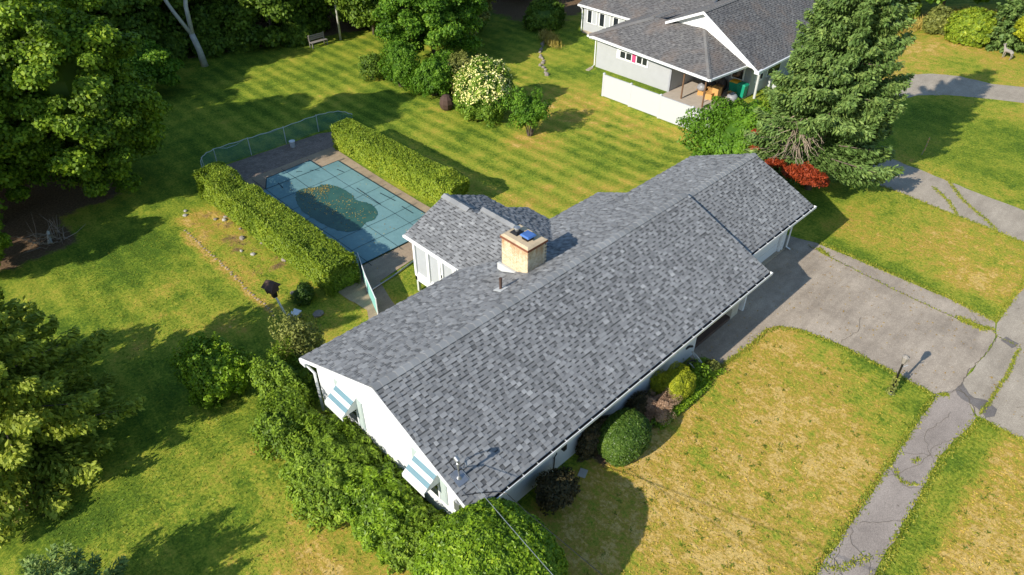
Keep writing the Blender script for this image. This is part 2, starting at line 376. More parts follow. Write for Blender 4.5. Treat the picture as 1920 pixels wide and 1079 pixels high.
def blob(c, r, n, amp=.25, k=22, kappa=10., zmin=-.5, depth=.2, pw=2., clus=0, camp=.1):
    """points and normals on a lumpy super-ellipsoid shell"""
    L = Lump(k, amp, kappa); D = rdir(int(n*1.6)); D = D[D[:,2] > zmin][:n]; q = L(D)
    if pw != 2.: q = q/(np.abs(D)**pw).sum(1)**(1/pw)
    q = q*(1 - depth*rng.random(len(D))**2)
    if clus:
        CD = rdir(clus); dd = np.concatenate([D[i:i+4000] @ CD.T for i in range(0, len(D), 4000)]); ci = dd.argmax(1); dm = dd.max(1)
        ra = math.sqrt(3.2/clus); prof = 1-np.clip(np.arccos(np.clip(dm,-1,1))/ra, 0, 1.3)**2; am = rng.uniform(.5,1.5,clus)
        q = q*(1 + camp*(prof*am[ci]-.35)); D2 = D + (D-CD[ci])*1.5; D2 /= np.linalg.norm(D2,axis=1)[:,None]; global LAST_T; LAST_T = rng.normal(0,.10,clus)[ci]+.10*prof
        return np.array(c) + D*q[:,None]*np.array(r), D2/np.array(r)/np.linalg.norm(D2/np.array(r), axis=1)[:,None]
    return np.array(c) + D*q[:,None]*np.array(r), D/np.array(r)/np.linalg.norm(D/np.array(r), axis=1)[:,None]
def coremb(c, r, f=.82, tone=.1, pw=2., zmin=-9):  # solid filler core, toned dark to paint the shade inside foliage
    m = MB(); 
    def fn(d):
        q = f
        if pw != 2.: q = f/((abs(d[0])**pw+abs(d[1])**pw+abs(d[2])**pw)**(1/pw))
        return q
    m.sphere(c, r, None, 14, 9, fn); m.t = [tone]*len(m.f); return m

# --- broadleaf tree: limbs + clumped crown -----------------------------------
def crown_points(c, r, n, nclump, rc, zlow=-.45, fill=.12):
    i = np.arange(nclump)+.5; ph = np.arccos(1-2*i/nclump); th = math.pi*(1+5**.5)*i
    D = np.stack([np.cos(th)*np.sin(ph), np.sin(th)*np.sin(ph), np.cos(ph)], 1) + rng.normal(0,.15,(nclump,3))
    D = D[D[:,2] > zlow]; D /= np.linalg.norm(D, axis=1)[:,None]
    rad = rng.uniform(.55, .95, len(D)); CC = np.array(c) + D*rad[:,None]*np.array(r)
    per = int(n/len(D)); P = []; Nn = []; T = []
    for q, cc in enumerate(CC):
        rr = rc*rng.uniform(.65, 1.35); d = rdir(per); d[:,2] = np.abs(d[:,2])*np.where(rng.random(per) < .75, 1, -1)
        s = rr*(1-.65*rng.random(per)**1.3)
        P.append(cc + d*s[:,None]*np.array([1,1,.62])); Nn.append(d*.7 + np.array([0,0,.5]) + D[q]*.3); T.append(np.full(per, rng.normal(0,.13)))
    return np.concatenate(P), np.concatenate(Nn), np.concatenate(T), CC
def broadleaf(name, base, h, c, r, n, m, label, group=None, leaf=.26, nclump=60, rc=1.1, bark=M_BARK, trunk_r=.25, lean=(0,0), cat='tree', zlow=-.45, nlimb=9, asp=.75, core=.46, trunks=None):
    bz = G(*base); t = thing(name, (base[0], base[1], bz), label, cat, group)
    P, Nn, T, CC = crown_points(c, r, n, nclump, rc, zlow)
    tone = .45 + T + rng.normal(0,.22,len(P)) 
    o = leafmesh('crown', P, Nn, leaf, asp, tone, m, t, jit=.75)
    tm = MB(); top = Vector((c[0], c[1], c[2]+r[2]*.1))
    if trunks is None: tm.tube([(base[0],base[1],bz-.1), (base[0]+(c[0]-base[0])*.3, base[1]+(c[1]-base[1])*.3, bz+(c[2]-bz)*.45), tuple(top)], [trunk_r, trunk_r*.75, trunk_r*.35], bark, 8)
    else:
        for tr in trunks: tm.tube(tr[0], tr[1], bark, 8)
    for q in random.sample(range(len(CC)), min(nlimb, len(CC))):
        e = CC[q]; s = Vector((base[0]+(c[0]-base[0])*.5, base[1]+(c[1]-base[1])*.5, bz+(c[2]-bz)*random.uniform(.5,.95)))
        md = (s+Vector(e))/2 + Vector((0,0,.3)); tm.tube([s, md, tuple(e)], [trunk_r*.4, trunk_r*.25, trunk_r*.08], bark, 5)
    tm.build('trunk', bark, t, True)
    if core:
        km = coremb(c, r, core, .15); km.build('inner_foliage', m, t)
    return t
def spruce(name, base, H, Rr, n_br, per, m, label, group=None, cat='tree', leaf=.30, low=.04, trunk_r=.2, cutoff=None, tonesh=0., droop=.25, shape=.85, asp=.34):
    bz = G(*base); t = thing(name, (base[0], base[1], bz), label, cat, group)
    P=[];Nn=[];T=[];TN=[]
    tm = MB(); tm.tube([(base[0],base[1],bz-.1),(base[0],base[1],bz+H*.5),(base[0],base[1],bz+H*.97)], [trunk_r, trunk_r*.6, .03], M_BARK, 8)
    for i in range(n_br):
        u = (i+.5)/n_br; hh = low + (1-low)*(1-(1-u)**.75) ; az = i*2.39996 + rng.normal(0,.25)
        L = Rr*(1-hh)**shape*rng.uniform(.72,1.12)+.12
        if cutoff and cutoff(hh, az): continue
        d = np.array([math.cos(az), math.sin(az), 0]); sd_ = np.array([-d[1], d[0], 0])
        up = .35*hh - droop*(1-hh)
        k = max(12, int(per*(L/Rr)**1.3)); s = rng.random(k)**.75; uu = rng.uniform(-1,1,k)
        wd = .34*L*np.sqrt(s+.05)*(1.08-s)**.75
        z = up*s*L + .16*L*s**3 - .10*np.abs(uu)*wd + rng.normal(0,.09,k)
        p = np.array([base[0],base[1],bz+hh*H]) + d*(s*L)[:,None] + sd_*(uu*wd)[:,None]; p[:,2] += z
        P.append(p); Nn.append(np.tile([0,0,1.],(k,1)) + d*.15 + rng.normal(0,.6,(k,3))); T.append(d*.8 + sd_*np.sign(uu)[:,None]*.55 + rng.normal(0,.2,(k,3)))
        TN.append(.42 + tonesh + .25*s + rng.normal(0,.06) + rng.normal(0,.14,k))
        # hanging under-sprays give each branch thickness
        k2 = k//3; s2 = rng.random(k2); u2 = rng.uniform(-1,1,k2); w2 = .3*L*np.sqrt(s2+.05)*(1.08-s2)**.75
        p2 = np.array([base[0],base[1],bz+hh*H]) + d*(s2*L)[:,None] + sd_*(u2*w2)[:,None]; p2[:,2] += up*s2*L + .16*L*s2**3 - rng.uniform(.05,.28,k2)
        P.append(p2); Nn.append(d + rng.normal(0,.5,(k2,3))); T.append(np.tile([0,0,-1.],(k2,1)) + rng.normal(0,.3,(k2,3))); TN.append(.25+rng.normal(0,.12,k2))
        if i % 3 == 0: tm.tube([(base[0],base[1],bz+hh*H), (base[0]+d[0]*L*.8, base[1]+d[1]*L*.8, bz+hh*H+up*L*.8+.08*L)], [.05,.015], M_BARK, 4)
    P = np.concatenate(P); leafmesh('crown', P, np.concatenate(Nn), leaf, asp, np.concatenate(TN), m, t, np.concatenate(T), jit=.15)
    tm.build('trunk', M_BARK, t, True)
    return t
def shrub(name, c, r, n, m, label, group=None, leaf=.1, cat='shrub', amp=.25, pw=2., zmin=-.7, depth=.22, k=22, kappa=10., stems=5, core=.84, asp=.6, tonevar=.16, flowers=None, jit=.5, stem_r=.03, clus=160, camp=.13):
    bz = G(c[0], c[1]); t = thing(name, (c[0], c[1], bz), label, cat, group)
    P, Nn = blob(c, r, n, amp, k, kappa, zmin, depth, pw, clus, camp)
    keep = P[:,2] > bz+.02; P = P[keep]; Nn = Nn[keep]; TT = LAST_T[keep] if clus else 0
    leafmesh('foliage', P, Nn*.9+np.array([0,0,.25]), leaf, asp, .42+TT+rng.normal(0,tonevar,len(P)), m, t, jit=jit)
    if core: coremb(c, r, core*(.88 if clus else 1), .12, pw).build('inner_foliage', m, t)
    if flowers:
        q = rng.random(len(P)) < flowers[0]; q &= (Nn[:,2] > flowers[3]); Q = P[q] + Nn[q]*.05
        if len(Q): 
            k_ = flowers[4]; QQ = np.repeat(Q, k_, 0) + rng.normal(0, flowers[2]*.4, (len(Q)*k_,3))
            leafmesh('flower_heads', QQ, np.repeat(Nn[q], k_, 0), flowers[2]*.7, .8, .6+rng.normal(0,.25,len(QQ)), flowers[1], t)
    if stems:
        sm = MB()
        for i in range(stems):
            a = 2*math.pi*i/stems; sm.tube([(c[0]+.12*math.cos(a), c[1]+.12*math.sin(a), bz-.05), (c[0]+r[0]*.5*math.cos(a), c[1]+r[1]*.5*math.sin(a), c[2]+r[2]*.2)], [stem_r*1.5, stem_r*.6], M_BARK, 5)
        sm.build('stems', M_BARK, t)
    return t
def copytree(root, loc, rz, label, sc=1., group=None):
    r = root.copy(); C.objects.link(r); r.location = loc; r.rotation_euler = (0,0,rz); r.scale = (sc,sc,sc); r['label'] = label
    if group: r['group'] = group
    for ch in list(root.children):
        c = ch.copy(); C.objects.link(c); c.parent = r
        for g in ch.children:
            d = g.copy(); C.objects.link(d); d.parent = c
    return r

# ------------------------------------------------------------------ ground
def sstep(a, b, x): 
    t = np.clip((x-a)/(b-a), 0, 1); return t*t*(3-2*t)
def boxm(X, Y, x0, x1, y0, y1, e=.6): return sstep(x0-e, x0+e, X)*(1-sstep(x1-e, x1+e, X))*sstep(y0-e, y0+e, Y)*(1-sstep(y1-e, y1+e, Y))
def spot(X, Y, x, y, r): return np.exp(-((X-x)**2+(Y-y)**2)/r**2)
def lawn_attr(X, Y):
    d = np.full(X.shape, .27); s = np.zeros(X.shape); st = np.full(X.shape, .35)+.4*boxm(X,Y,11,30,10,44,2)
    d += .10*boxm(X,Y,14,31,9,24,2)                                # back lawn near the house
    f = boxm(X,Y,-40,17.1,-7.6,.2,.25); d = d*(1-f)+.68*f; st *= 1-f; d += .16*spot(X,Y,10,-4.5,2.6)+.12*spot(X,Y,5.5,-4.5,1.8)-.14*spot(X,Y,8.0,-6,1.0)-.12*spot(X,Y,13.5,-2.2,1.6)
    e = np.minimum(np.abs(Y+7.4), np.where(Y < 0, np.abs(X-17), 9)); g = np.exp(-(e/.55)**2)*boxm(X,Y,9,17.2,-7.7,0,.3); d -= .42*g*sstep(10,15,X+0*Y)
    g = spot(X,Y,16,-6.6,1.1); d -= .35*g
    f = boxm(X,Y,-60,17,-40,-8.4,.15); d = d*(1-f)+.80*f; d -= .50*boxm(X,Y,6,17,-9.5,-8.3,.3); st *= 1-f
    f = boxm(X,Y,23,30.6,-7.4,1.5,.4); d = d*(1-f)+.52*f; d -= .30*boxm(X,Y,23,24.3,-7,1.5,.4); d += .22*spot(X,Y,26.5,-5.8,2.2); st *= 1-f
    f = boxm(X,Y,33.4,46,-7,4.5,.8); d = d*(1-f)+.24*f; d += .28*boxm(X,Y,33.4,35.8,-7,3,.7); 
    f = boxm(X,Y,44,70,-8,12,1.5); d = d*(1-f)+.50*f; d += .22*spot(X,Y,54,9,3.5)
    f = boxm(X,Y,-30,0,-4,9.6,1.); d = d*(1-f)+.40*f; d += .30*spot(X,Y,-3.2,3.2,1.7)+.22*spot(X,Y,-1.8,8.4,1.4)-.15*spot(X,Y,-7,9.5,2.)
    d += .22*boxm(X,Y,1,7,10,14.6,.8) + .2*boxm(X,Y,26,31,13,28,1.5)
    d += .25*boxm(X,Y,2.1,4.9,15.5,26.5,.5); s += .42*boxm(X,Y,2.6,4.9,17.5,26,.6)
    f = boxm(X,Y,1.85,2.3,15.6,25.,.15); d += .45*f; s += .05*f
    d += .25*spot(X,Y,22.5,19.5,1.6)+.25*spot(X,Y,21,28,1.3)
    d += .20*spot(X,Y,-.5,20,2.)+.28*spot(X,Y,.5,16.3,1.0)
    # woodland floor
    wl = (1-sstep(-2.8,-1.2,X))*sstep(26.8,28.6,Y); wl = np.maximum(wl, boxm(X,Y,-60,2.0,31,90,1.2)); wl = np.maximum(wl, sstep(47.2,49.,Y+.3*(X-14)*(X<30)))
    s = np.maximum(s, wl*1.0); s = np.maximum(s, boxm(X,Y,38,70,34,90,2.)*.9)
    s = np.maximum(s, boxm(X,Y,5.5,12.3,-.55,.5,.2)*.95); s = np.maximum(s, boxm(X,Y,24.5,29.5,2.5,8,1.)*.35)
    s = np.maximum(s, spot(X,Y,-9,13.5,2.5)*.7); d = np.where(Y > 30, d, d)
    st = np.where((Y < 9) & (X > 23), .0, st)
    return np.clip(d,0,1), np.clip(s,0,1), np.clip(st,0,1)
xs = np.concatenate([[-600,-200,-80], np.arange(-40,76,.4), [90,120,200,600]]); ys = np.concatenate([[-600,-200,-60], np.arange(-20,84,.4), [100,150,250,700]])
X, Y = np.meshgrid(xs, ys, indexing='ij'); Z = gz(X, Y)
nx, ny = X.shape; I = np.arange(nx*ny).reshape(nx,ny)
F = np.stack([I[:-1,:-1], I[1:,:-1], I[1:,1:], I[:-1,1:]], -1).reshape(-1,4)
me = bpy.data.meshes.new('ground'); me.vertices.add(nx*ny); me.vertices.foreach_set('co', np.stack([X,Y,Z],-1).astype(np.float32).ravel())
me.loops.add(F.size); me.loops.foreach_set('vertex_index', F.astype(np.int32).ravel()); me.polygons.add(len(F)); me.polygons.foreach_set('loop_start', np.arange(0,F.size,4,dtype=np.int32))
d_, s_, t_ = lawn_attr(X, Y); a = me.color_attributes.new('lawn', 'FLOAT_COLOR', 'POINT'); a.data.foreach_set('color', np.stack([d_,s_,t_,np.ones_like(d_)],-1).astype(np.float32).ravel())
me.materials.append(M_LAWN); me.update(calc_edges=True); me.polygons.foreach_set('use_smooth', [True]*len(F))
ground = bpy.data.objects.new('ground', me); C.objects.link(ground); setp(ground, kind='structure')

def sheet(name, poly, m, dz=.006, kind='structure', parent=None, wob=.03, step=.35, label=None, cat=None, thick=0):
    """irregular-edged sheet laid on the terrain; thin slab"""
    pts = []
    for i, p in enumerate(poly):
        q = poly[(i+1)%len(poly)]; L = math.dist(p, q); k = max(1, int(L/step))
        for j in range(k):
            t = j/k; w_ = wob if j else 0
            pts.append((p[0]+(q[0]-p[0])*t+random.uniform(-w_,w_), p[1]+(q[1]-p[1])*t+random.uniform(-w_,w_)))
    import bmesh
    bm = bmesh.new(); vv = [bm.verts.new((x, y, 0)) for x, y in pts]; bm.faces.new(vv)
    if min(p[1] for p in pts) > 13 or max(p[1] for p in pts) < 7: bmesh.ops.triangulate(bm, faces=bm.faces[:])
    else:
        bmesh.ops.triangulate(bm, faces=bm.faces[:])
        y0, y1 = 6.8, 13.2; y = y0
        while y < y1:
            bmesh.ops.bisect_plane(bm, geom=bm.verts[:]+bm.edges[:]+bm.faces[:], plane_co=(0,y,0), plane_no=(0,1,0)); y += .4
    for v in bm.verts: v.co.z = G(v.co.x, v.co.y)+dz
    bm.normal_update()
    for f in bm.faces:
        if f.normal.z < 0: f.normal_flip()
    me = bpy.data.meshes.new(name); bm.to_mesh(me); bm.free(); me.materials.append(m)
    o = bpy.data.objects.new(name, me); C.objects.link(o); setp(o, label, cat, None, kind)
    if parent is not None: o.parent = parent; o.location = -wloc(parent)
    return o
# driveway, apron, road, path, neighbour's lane
sheet('driveway', [(12.0,.7),(12.1,-.5),(14.2,-.66),(15.7,-.66),(16.25,-.9),(16.75,-1.7),(17.0,-3.2),(17.0,-5.3),(16.9,-7.1),(17.75,-7.55),(18.85,-7.48),(20.5,-7.56),(21.95,-7.5),(22.9,-7.2),(23.05,-7.0),(23.2,-5.2),(23.16,-3.4),(23.15,-.9),(23.1,.9),(22.6,2.4),(16.2,2.4)], M_DRIVE, .008)
sheet('road', [(16.9,-8.5),(17.6,-7.9),(17.85,-7.5),(18.85,-7.52),(20.5,-7.6),(21.95,-7.56),(22.95,-7.25),(24,-7.25),(60,-7.2),(60,-14.5),(16.85,-14.5)], M_ROAD, .012, wob=.04)
sheet('path', [(16.9,-7.05),(15,-7.13),(11.6,-7.26),(9.1,-7.33),(6.9,-7.4),(-25,-8.0),(-25,-9.3),(8.1,-8.6),(10.8,-8.45),(13.9,-8.25),(16.75,-8.5),(17.65,-7.9),(17.8,-7.5)], M_PATH, .016, wob=.05)
sheet('tar_patch', [(18.3,-7.48),(17.7,-7.45),(17.35,-7.8),(17.3,-8.3),(17.0,-8.75),(17.3,-8.95),(17.75,-8.9),(17.95,-8.5),(17.75,-8.1),(18.0,-7.75)], M_DARKPATCH, .020, wob=.05, step=.2)
sheet('tar_patch', [(21.9,-7.7),(22.3,-7.8),(22.2,-8.3),(21.7,-8.2)], M_DARKPATCH, .020, wob=.05, step=.2)
sheet('neighbour_lane', [(34.2,1.9),(34.0,-.2),(33.65,-3),(33.5,-5.2),(33.6,-7.2),(30.2,-7.2),(30.5,-4.4),(30.6,-2),(30.75,-.3),(30.7,1.0),(31.5,3.8),(34,6.0),(38,7.0),(43,6.9),(46,6.7),(47.6,6.5),(49.1,5.3),(50,3.8),(50.1,1.7),(51.1,-.05),(52,-2.5),(53,-7.2),(49.6,-7.2),(48.9,-3),(48.2,-.9),(47.2,1.07),(46.0,3.05),(44.5,4.5),(42.6,5.2),(41.4,5.5),(38,5.2),(35.2,4.2)], M_ROAD, .008, wob=.05)
def ribbon(pts, wd, jw=.03, fine=.15):
    out = []; P = []
    for i in range(len(pts)-1):
        a, b = pts[i], pts[i+1]; k = max(1, int(math.dist(a,b)/fine))
        for j in range(k): t = j/k; P.append((a[0]+(b[0]-a[0])*t+random.uniform(-jw,jw), a[1]+(b[1]-a[1])*t+random.uniform(-jw,jw)))
    P.append(pts[-1]); return P
def crack(pts, wd=.03, dz=.02, jw=.05, m=M_CRACK, parent=None):
    P = ribbon(pts, wd, jw); mb = MB()
    for i in range(len(P)-1):
        a, b = P[i], P[i+1]; dx, dy = b[0]-a[0], b[1]-a[1]; L = math.hypot(dx,dy)+1e-6; nx_, ny_ = -dy/L*wd/2, dx/L*wd/2; w1 = random.uniform(.5,1.4)
        z = G(*a)+dz
        mb.poly([(a[0]-nx_*w1,a[1]-ny_*w1,z),(b[0]-nx_,b[1]-ny_,z),(b[0]+nx_,b[1]+ny_,z),(a[0]+nx_*w1,a[1]+ny_*w1,z)])
    return mb
cm = MB()
def addcrack(*a, **k):
    q = crack(*a, **k); n0 = len(cm.v); cm.v += q.v; cm.f += [tuple(i+n0 for i in f) for f in q.f]; cm.m += [cm.mi(None)]*len(q.f); cm.t += q.t
SEAM = [(22.57,1.0),(22.4,-.24),(22.21,-2.36),(22.08,-3.85),(22.06,-5.22),(22.05,-6.09),(22.1,-6.71),(22.36,-7.24),(22.02,-7.56),(22.01,-8.36)]
addcrack(SEAM, .03, dz=.024); addcrack([(21.95,-7.55),(20.5,-7.58),(19.1,-7.46),(18.85,-7.5),(17.9,-7.5),(17.6,-7.9),(17.85,-8.5),(17,-8.55)], .025, dz=.026)
addcrack([(21.84,-8.41),(20.06,-8.56),(18.85,-8.56),(17.9,-8.59),(17.1,-8.54)], .03, dz=.026); addcrack([(16.9,-7.06),(17.3,-7.35),(17.75,-7.55),(17.65,-7.9),(17.2,-8.3),(16.8,-8.4)], .03, dz=.026)
for pts in [[(22.3,-6.9),(22.8,-6.3),(23.1,-6.2)], [(16.4,-7.8),(14.6,-7.5),(13.6,-8.2)], [(15.6,-8.45),(14.4,-8.0),(13.2,-7.9),(12.4,-7.6),(11.8,-7.3)], [(14.0,-8.2),(13.3,-7.3)], [(12.2,-8.3),(11.9,-7.9),(12.3,-7.3)], [(9.2,-7.4),(8.6,-7.7),(8.4,-8.4),(8.0,-8.5)], [(8.6,-7.4),(7.6,-7.6),(7.3,-8.2)], [(10.6,-8.4),(10.0,-7.9),(9.5,-7.5)], [(7.8,-7.5),(7.4,-8.0),(6.5,-8.3),(5.5,-8.2)],
    [(17.1,-3.2),(18.3,-3.4),(19.2,-3.1)], [(32.6,-1.0),(31.6,-2.2),(30.6,-2.9)], [(34,-1.2),(32.3,-2.6),(31.0,-4.3),(30.5,-4.8)], [(18.3,-9.4),(19.8,-10.4),(20.6,-11.6)], [(24,-8.0),(25.2,-8.9),(27,-9.0)]]:
    addcrack(pts, .014, dz=.027)
setp(cm.build('pavement_cracks', M_CRACK), kind='structure')
n = 420; dbx = np.column_stack([rng.uniform(12.5,23,n), rng.uniform(-7.2,1.5,n)]); dbx = dbx[~((dbx[:,0] < 17.1) & (dbx[:,1] < -.6))]; dbx = np.concatenate([dbx, np.column_stack([rng.uniform(17.8,24,120), rng.uniform(-13,-8,120)])])
setp(leafmesh('driveway_debris', np.column_stack([dbx, np.full(len(dbx),.035)]), np.tile([0,0,1.],(len(dbx),1)), .075, .6, rng.random(len(dbx))*.35, L_LITTER, jit=.15), 'scattered dead leaves and specks of dirt on the driveway', 'leaves', kind='stuff')
# weeds in the seams
WP = []
def weedline(pts, dens, sp, lo=0, hi=1):
    P = ribbon(pts, 0, .03, .04)
    for i, p in enumerate(P):
        if not lo <= i/len(P) <= hi: continue
        for _ in range(dens): WP.append((p[0]+random.gauss(0,sp), p[1]+random.gauss(0,sp)))
weedline(SEAM, 1, .03); weedline(SEAM[5:8], 12, .07); weedline([(22.2,-6.0),(22.1,-7.0)], 14, .09); weedline([(21.84,-8.41),(20.06,-8.56),(18.85,-8.56),(17.9,-8.59),(17.1,-8.54)], 5, .035)
weedline([(12.3,-8.2),(12.0,-7.8),(12.4,-7.4)], 4, .04); weedline([(8.6,-8.2),(7.6,-7.8),(7.3,-7.5)], 5, .08); weedline([(13.4,-7.8),(13.1,-7.7)], 5, .06); weedline([(34,-1.2),(32.3,-2.6),(31.0,-4.3),(30.5,-4.8)], 5, .06); weedline([(32.6,-1.0),(31.6,-2.2),(30.6,-2.9)], 5, .06); weedline([(22.7,.6),(22.5,0)], 14, .07); weedline([(17.2,-7.35),(17.0,-7.15)], 14, .05)
# tufty lawn edges
def edge(pts, dens, sp): weedline(pts, dens, sp)
edge([(12.3,-.56),(14.2,-.74),(15.7,-.76),(16.15,-1.0),(16.65,-1.8),(16.9,-3.2),(16.9,-5.3),(16.8,-7.05)], 5, .07); edge([(16.8,-7.0),(15,-7.08),(11.6,-7.2),(9.1,-7.27),(6.9,-7.35),(3,-7.5)], 5, .07)
edge([(5,-8.75),(8.1,-8.68),(10.8,-8.53),(13.9,-8.35),(16.7,-8.6)], 6, .09); edge([(16.8,-8.7),(16.8,-12)], 5, .07); edge([(23.0,-7.0),(23.28,-5.2),(23.24,-3.4),(23.22,-.9),(23.2,.9)], 6, .08); edge([(23,-7.15),(24,-7.15),(30,-7.1)], 5, .07)
edge([(30.7,1.0),(30.65,-.3),(30.5,-2),(30.4,-4.4),(30.2,-7)], 4, .08)
WP = np.array(WP); WZ = gz(WP[:,0], WP[:,1])+.03
o = leafmesh('weed_tufts', np.column_stack([WP, WZ]), np.tile([-.4,0,.6],(len(WP),1)), .11, .3, .45+rng.normal(0,.25,len(WP)), L_WEED, T=np.tile([0,0,1.],(len(WP),1))+rng.normal(0,.6,(len(WP),3))); setp(o, 'green weeds and grass tufts growing in the pavement seams and edges', 'weeds', kind='stuff')
# small tussocks scattered over the visible lawns
def scatter(x0,x1,y0,y1,n):
    return np.column_stack([rng.uniform(x0,x1,n), rng.uniform(y0,y1,n)])
Q = np.concatenate([scatter(-1,17,-7.2,-.5,9000), scatter(7,17,-12,-8.7,4500), scatter(23.4,30.3,-7,1.2,5000), scatter(-9,0,2,13,6000), scatter(-4,5,13,27,6000), scatter(13,30,9,28,7000), scatter(34,46,-7,4,9000)])
wc = np.column_stack([rng.uniform(2,16.5,120), rng.uniform(-7,-1,120)]); wc = np.concatenate([wc, np.column_stack([rng.uniform(7,16,60), rng.uniform(-12,-9.3,60)])])
wc = np.repeat(wc, 10, 0) + rng.normal(0,.045,(len(wc)*10,2)); nweed = len(wc); nq = len(Q); Q = np.concatenate([Q, wc])
nzv = rng.random(len(Q)); a_ = lawn_attr(Q[:,0], Q[:,1])[0]; a_[nq:] = .12; dn = np.clip(a_ + rng.normal(0,.12,len(Q)), 0, 1)
keep = ~((Q[:,0] > 15.3) & (Q[:,0] < 17.5) & (Q[:,1] > -3.4) & (Q[:,1] < 0) ) 
Q = Q[keep]; dn = dn[keep]
L_TUFT = mk_leaf('lawn_blade', [(.05,.10,.008), (.11,.17,.015), (.22,.24,.03), (.36,.29,.06), (.52,.40,.15)], .2)
o = leafmesh('grass_tufts', np.column_stack([Q, gz(Q[:,0],Q[:,1])+.02]), np.tile([0,0,1.],(len(Q),1)), .085, .35, dn*.8, L_TUFT, T=np.tile([0,0,.7],(len(Q),1))+rng.normal(0,.7,(len(Q),3))); setp(o, 'short grass tufts over the lawns around the house', 'grass', kind='stuff')

# ------------------------------------------------------------------ shingled roofs
WID = [.12,.15,.17,.20,.23]; SHM = {}
def slopes_tabs(poly, expo=.143, tmin=.005, tmax=.026, seed=1, sc=1.):
    """poly: convex 3-D polygon, first edge = eave, counter-clockwise seen from outside. Returns frame and tab list (u0,u1,u2,u3,v0,v1,t,tone,wi)"""
    r = random.Random(seed); p = [Vector(q) for q in poly]; O = p[0]; U = (p[1]-p[0]).normalized(); Nn = U.cross(p[-1]-p[0]).normalized(); V = Nn.cross(U)
    q = [((a-O).dot(U), (a-O).dot(V)) for a in p]; vmax = max(b for _, b in q)
    def rng_(v):
        xs_ = []
        for i in range(len(q)):
            (u0,v0),(u1,v1) = q[i], q[(i+1)%len(q)]
            if abs(v1-v0) < 1e-9:
                if abs(v-v0) < 1e-6: xs_ += [u0,u1]
                continue
            if min(v0,v1)-1e-9 <= v <= max(v0,v1)+1e-9: xs_.append(u0+(u1-u0)*(v-v0)/(v1-v0))
        return (min(xs_), max(xs_)) if xs_ else None
    tabs = []; row = 0; v = 0.; high = False
    while v < vmax-.02:
        v1 = min(v+expo*1.12, vmax); ra = rng_(v+1e-4); rb = rng_(v1-1e-4)
        if ra and rb:
            u = min(ra[0], rb[0]) - r.random()*.3
            while u < max(ra[1], rb[1]):
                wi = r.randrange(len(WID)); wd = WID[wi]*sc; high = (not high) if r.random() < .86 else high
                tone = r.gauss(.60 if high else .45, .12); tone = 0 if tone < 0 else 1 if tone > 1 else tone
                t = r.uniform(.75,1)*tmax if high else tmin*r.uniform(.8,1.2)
                a0, a1 = max(u, ra[0]), min(u+wd, ra[1]); b0, b1 = max(u, rb[0]), min(u+wd, rb[1])
                if a1-a0 > .01 or b1-b0 > .01:
                    if a1 < a0: a0 = a1 = (a0+a1)/2
                    if b1 < b0: b0 = b1 = (b0+b1)/2
                    clean = abs(a0-u) < 1e-6 and abs(a1-u-wd) < 1e-6 and abs(b0-u) < 1e-6 and abs(b1-u-wd) < 1e-6 and v1 == v+expo*1.12
                    tabs.append((a0,a1,b0,b1,v,v1,t,tone,wi,clean,high))
                u += wd
        v += expo; row += 1
    return O, U, V, Nn, tabs
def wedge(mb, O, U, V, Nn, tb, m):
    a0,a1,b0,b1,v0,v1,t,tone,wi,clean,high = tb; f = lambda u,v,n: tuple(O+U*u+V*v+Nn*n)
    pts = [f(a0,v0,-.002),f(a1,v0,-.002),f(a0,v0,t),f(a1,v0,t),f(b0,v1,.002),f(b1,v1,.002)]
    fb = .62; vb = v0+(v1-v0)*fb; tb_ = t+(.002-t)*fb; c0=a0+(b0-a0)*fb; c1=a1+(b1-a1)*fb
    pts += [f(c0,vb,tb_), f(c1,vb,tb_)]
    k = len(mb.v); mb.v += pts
    for fc, tn in (((0,1,3,2),tone*(.15 if high else .6)),((2,3,7,6),tone),((6,7,5,4),tone*(.95 if high else .0)),((0,2,6,4),tone*.7),((1,5,7,3),tone*.7)):  # dark butts and sides paint shadow lines; low tabs get a printed dark band
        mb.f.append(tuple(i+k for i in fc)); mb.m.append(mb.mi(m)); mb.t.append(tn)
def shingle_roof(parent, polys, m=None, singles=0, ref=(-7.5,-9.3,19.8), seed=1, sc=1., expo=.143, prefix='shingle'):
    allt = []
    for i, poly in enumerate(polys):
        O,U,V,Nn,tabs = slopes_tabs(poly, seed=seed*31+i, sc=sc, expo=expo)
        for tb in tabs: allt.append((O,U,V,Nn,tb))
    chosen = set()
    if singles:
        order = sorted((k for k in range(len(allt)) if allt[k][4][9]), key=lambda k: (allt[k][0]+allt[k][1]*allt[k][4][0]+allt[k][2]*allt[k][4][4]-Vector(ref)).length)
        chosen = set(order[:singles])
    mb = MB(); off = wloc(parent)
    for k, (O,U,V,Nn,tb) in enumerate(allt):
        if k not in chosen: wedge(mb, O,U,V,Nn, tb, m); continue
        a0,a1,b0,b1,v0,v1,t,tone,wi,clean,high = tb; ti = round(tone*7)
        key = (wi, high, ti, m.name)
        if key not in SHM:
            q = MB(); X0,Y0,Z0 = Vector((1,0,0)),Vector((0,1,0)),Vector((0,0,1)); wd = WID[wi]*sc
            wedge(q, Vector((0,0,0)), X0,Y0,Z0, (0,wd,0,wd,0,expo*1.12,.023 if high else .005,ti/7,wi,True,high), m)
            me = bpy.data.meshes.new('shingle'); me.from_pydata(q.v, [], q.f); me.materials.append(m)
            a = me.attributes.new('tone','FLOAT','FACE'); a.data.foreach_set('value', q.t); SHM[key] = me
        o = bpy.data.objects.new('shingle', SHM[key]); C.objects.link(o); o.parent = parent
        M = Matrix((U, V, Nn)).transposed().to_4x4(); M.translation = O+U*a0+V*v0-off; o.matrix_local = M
    o = mb.build('shingles', m, parent); setp(o, kind='stuff'); return o
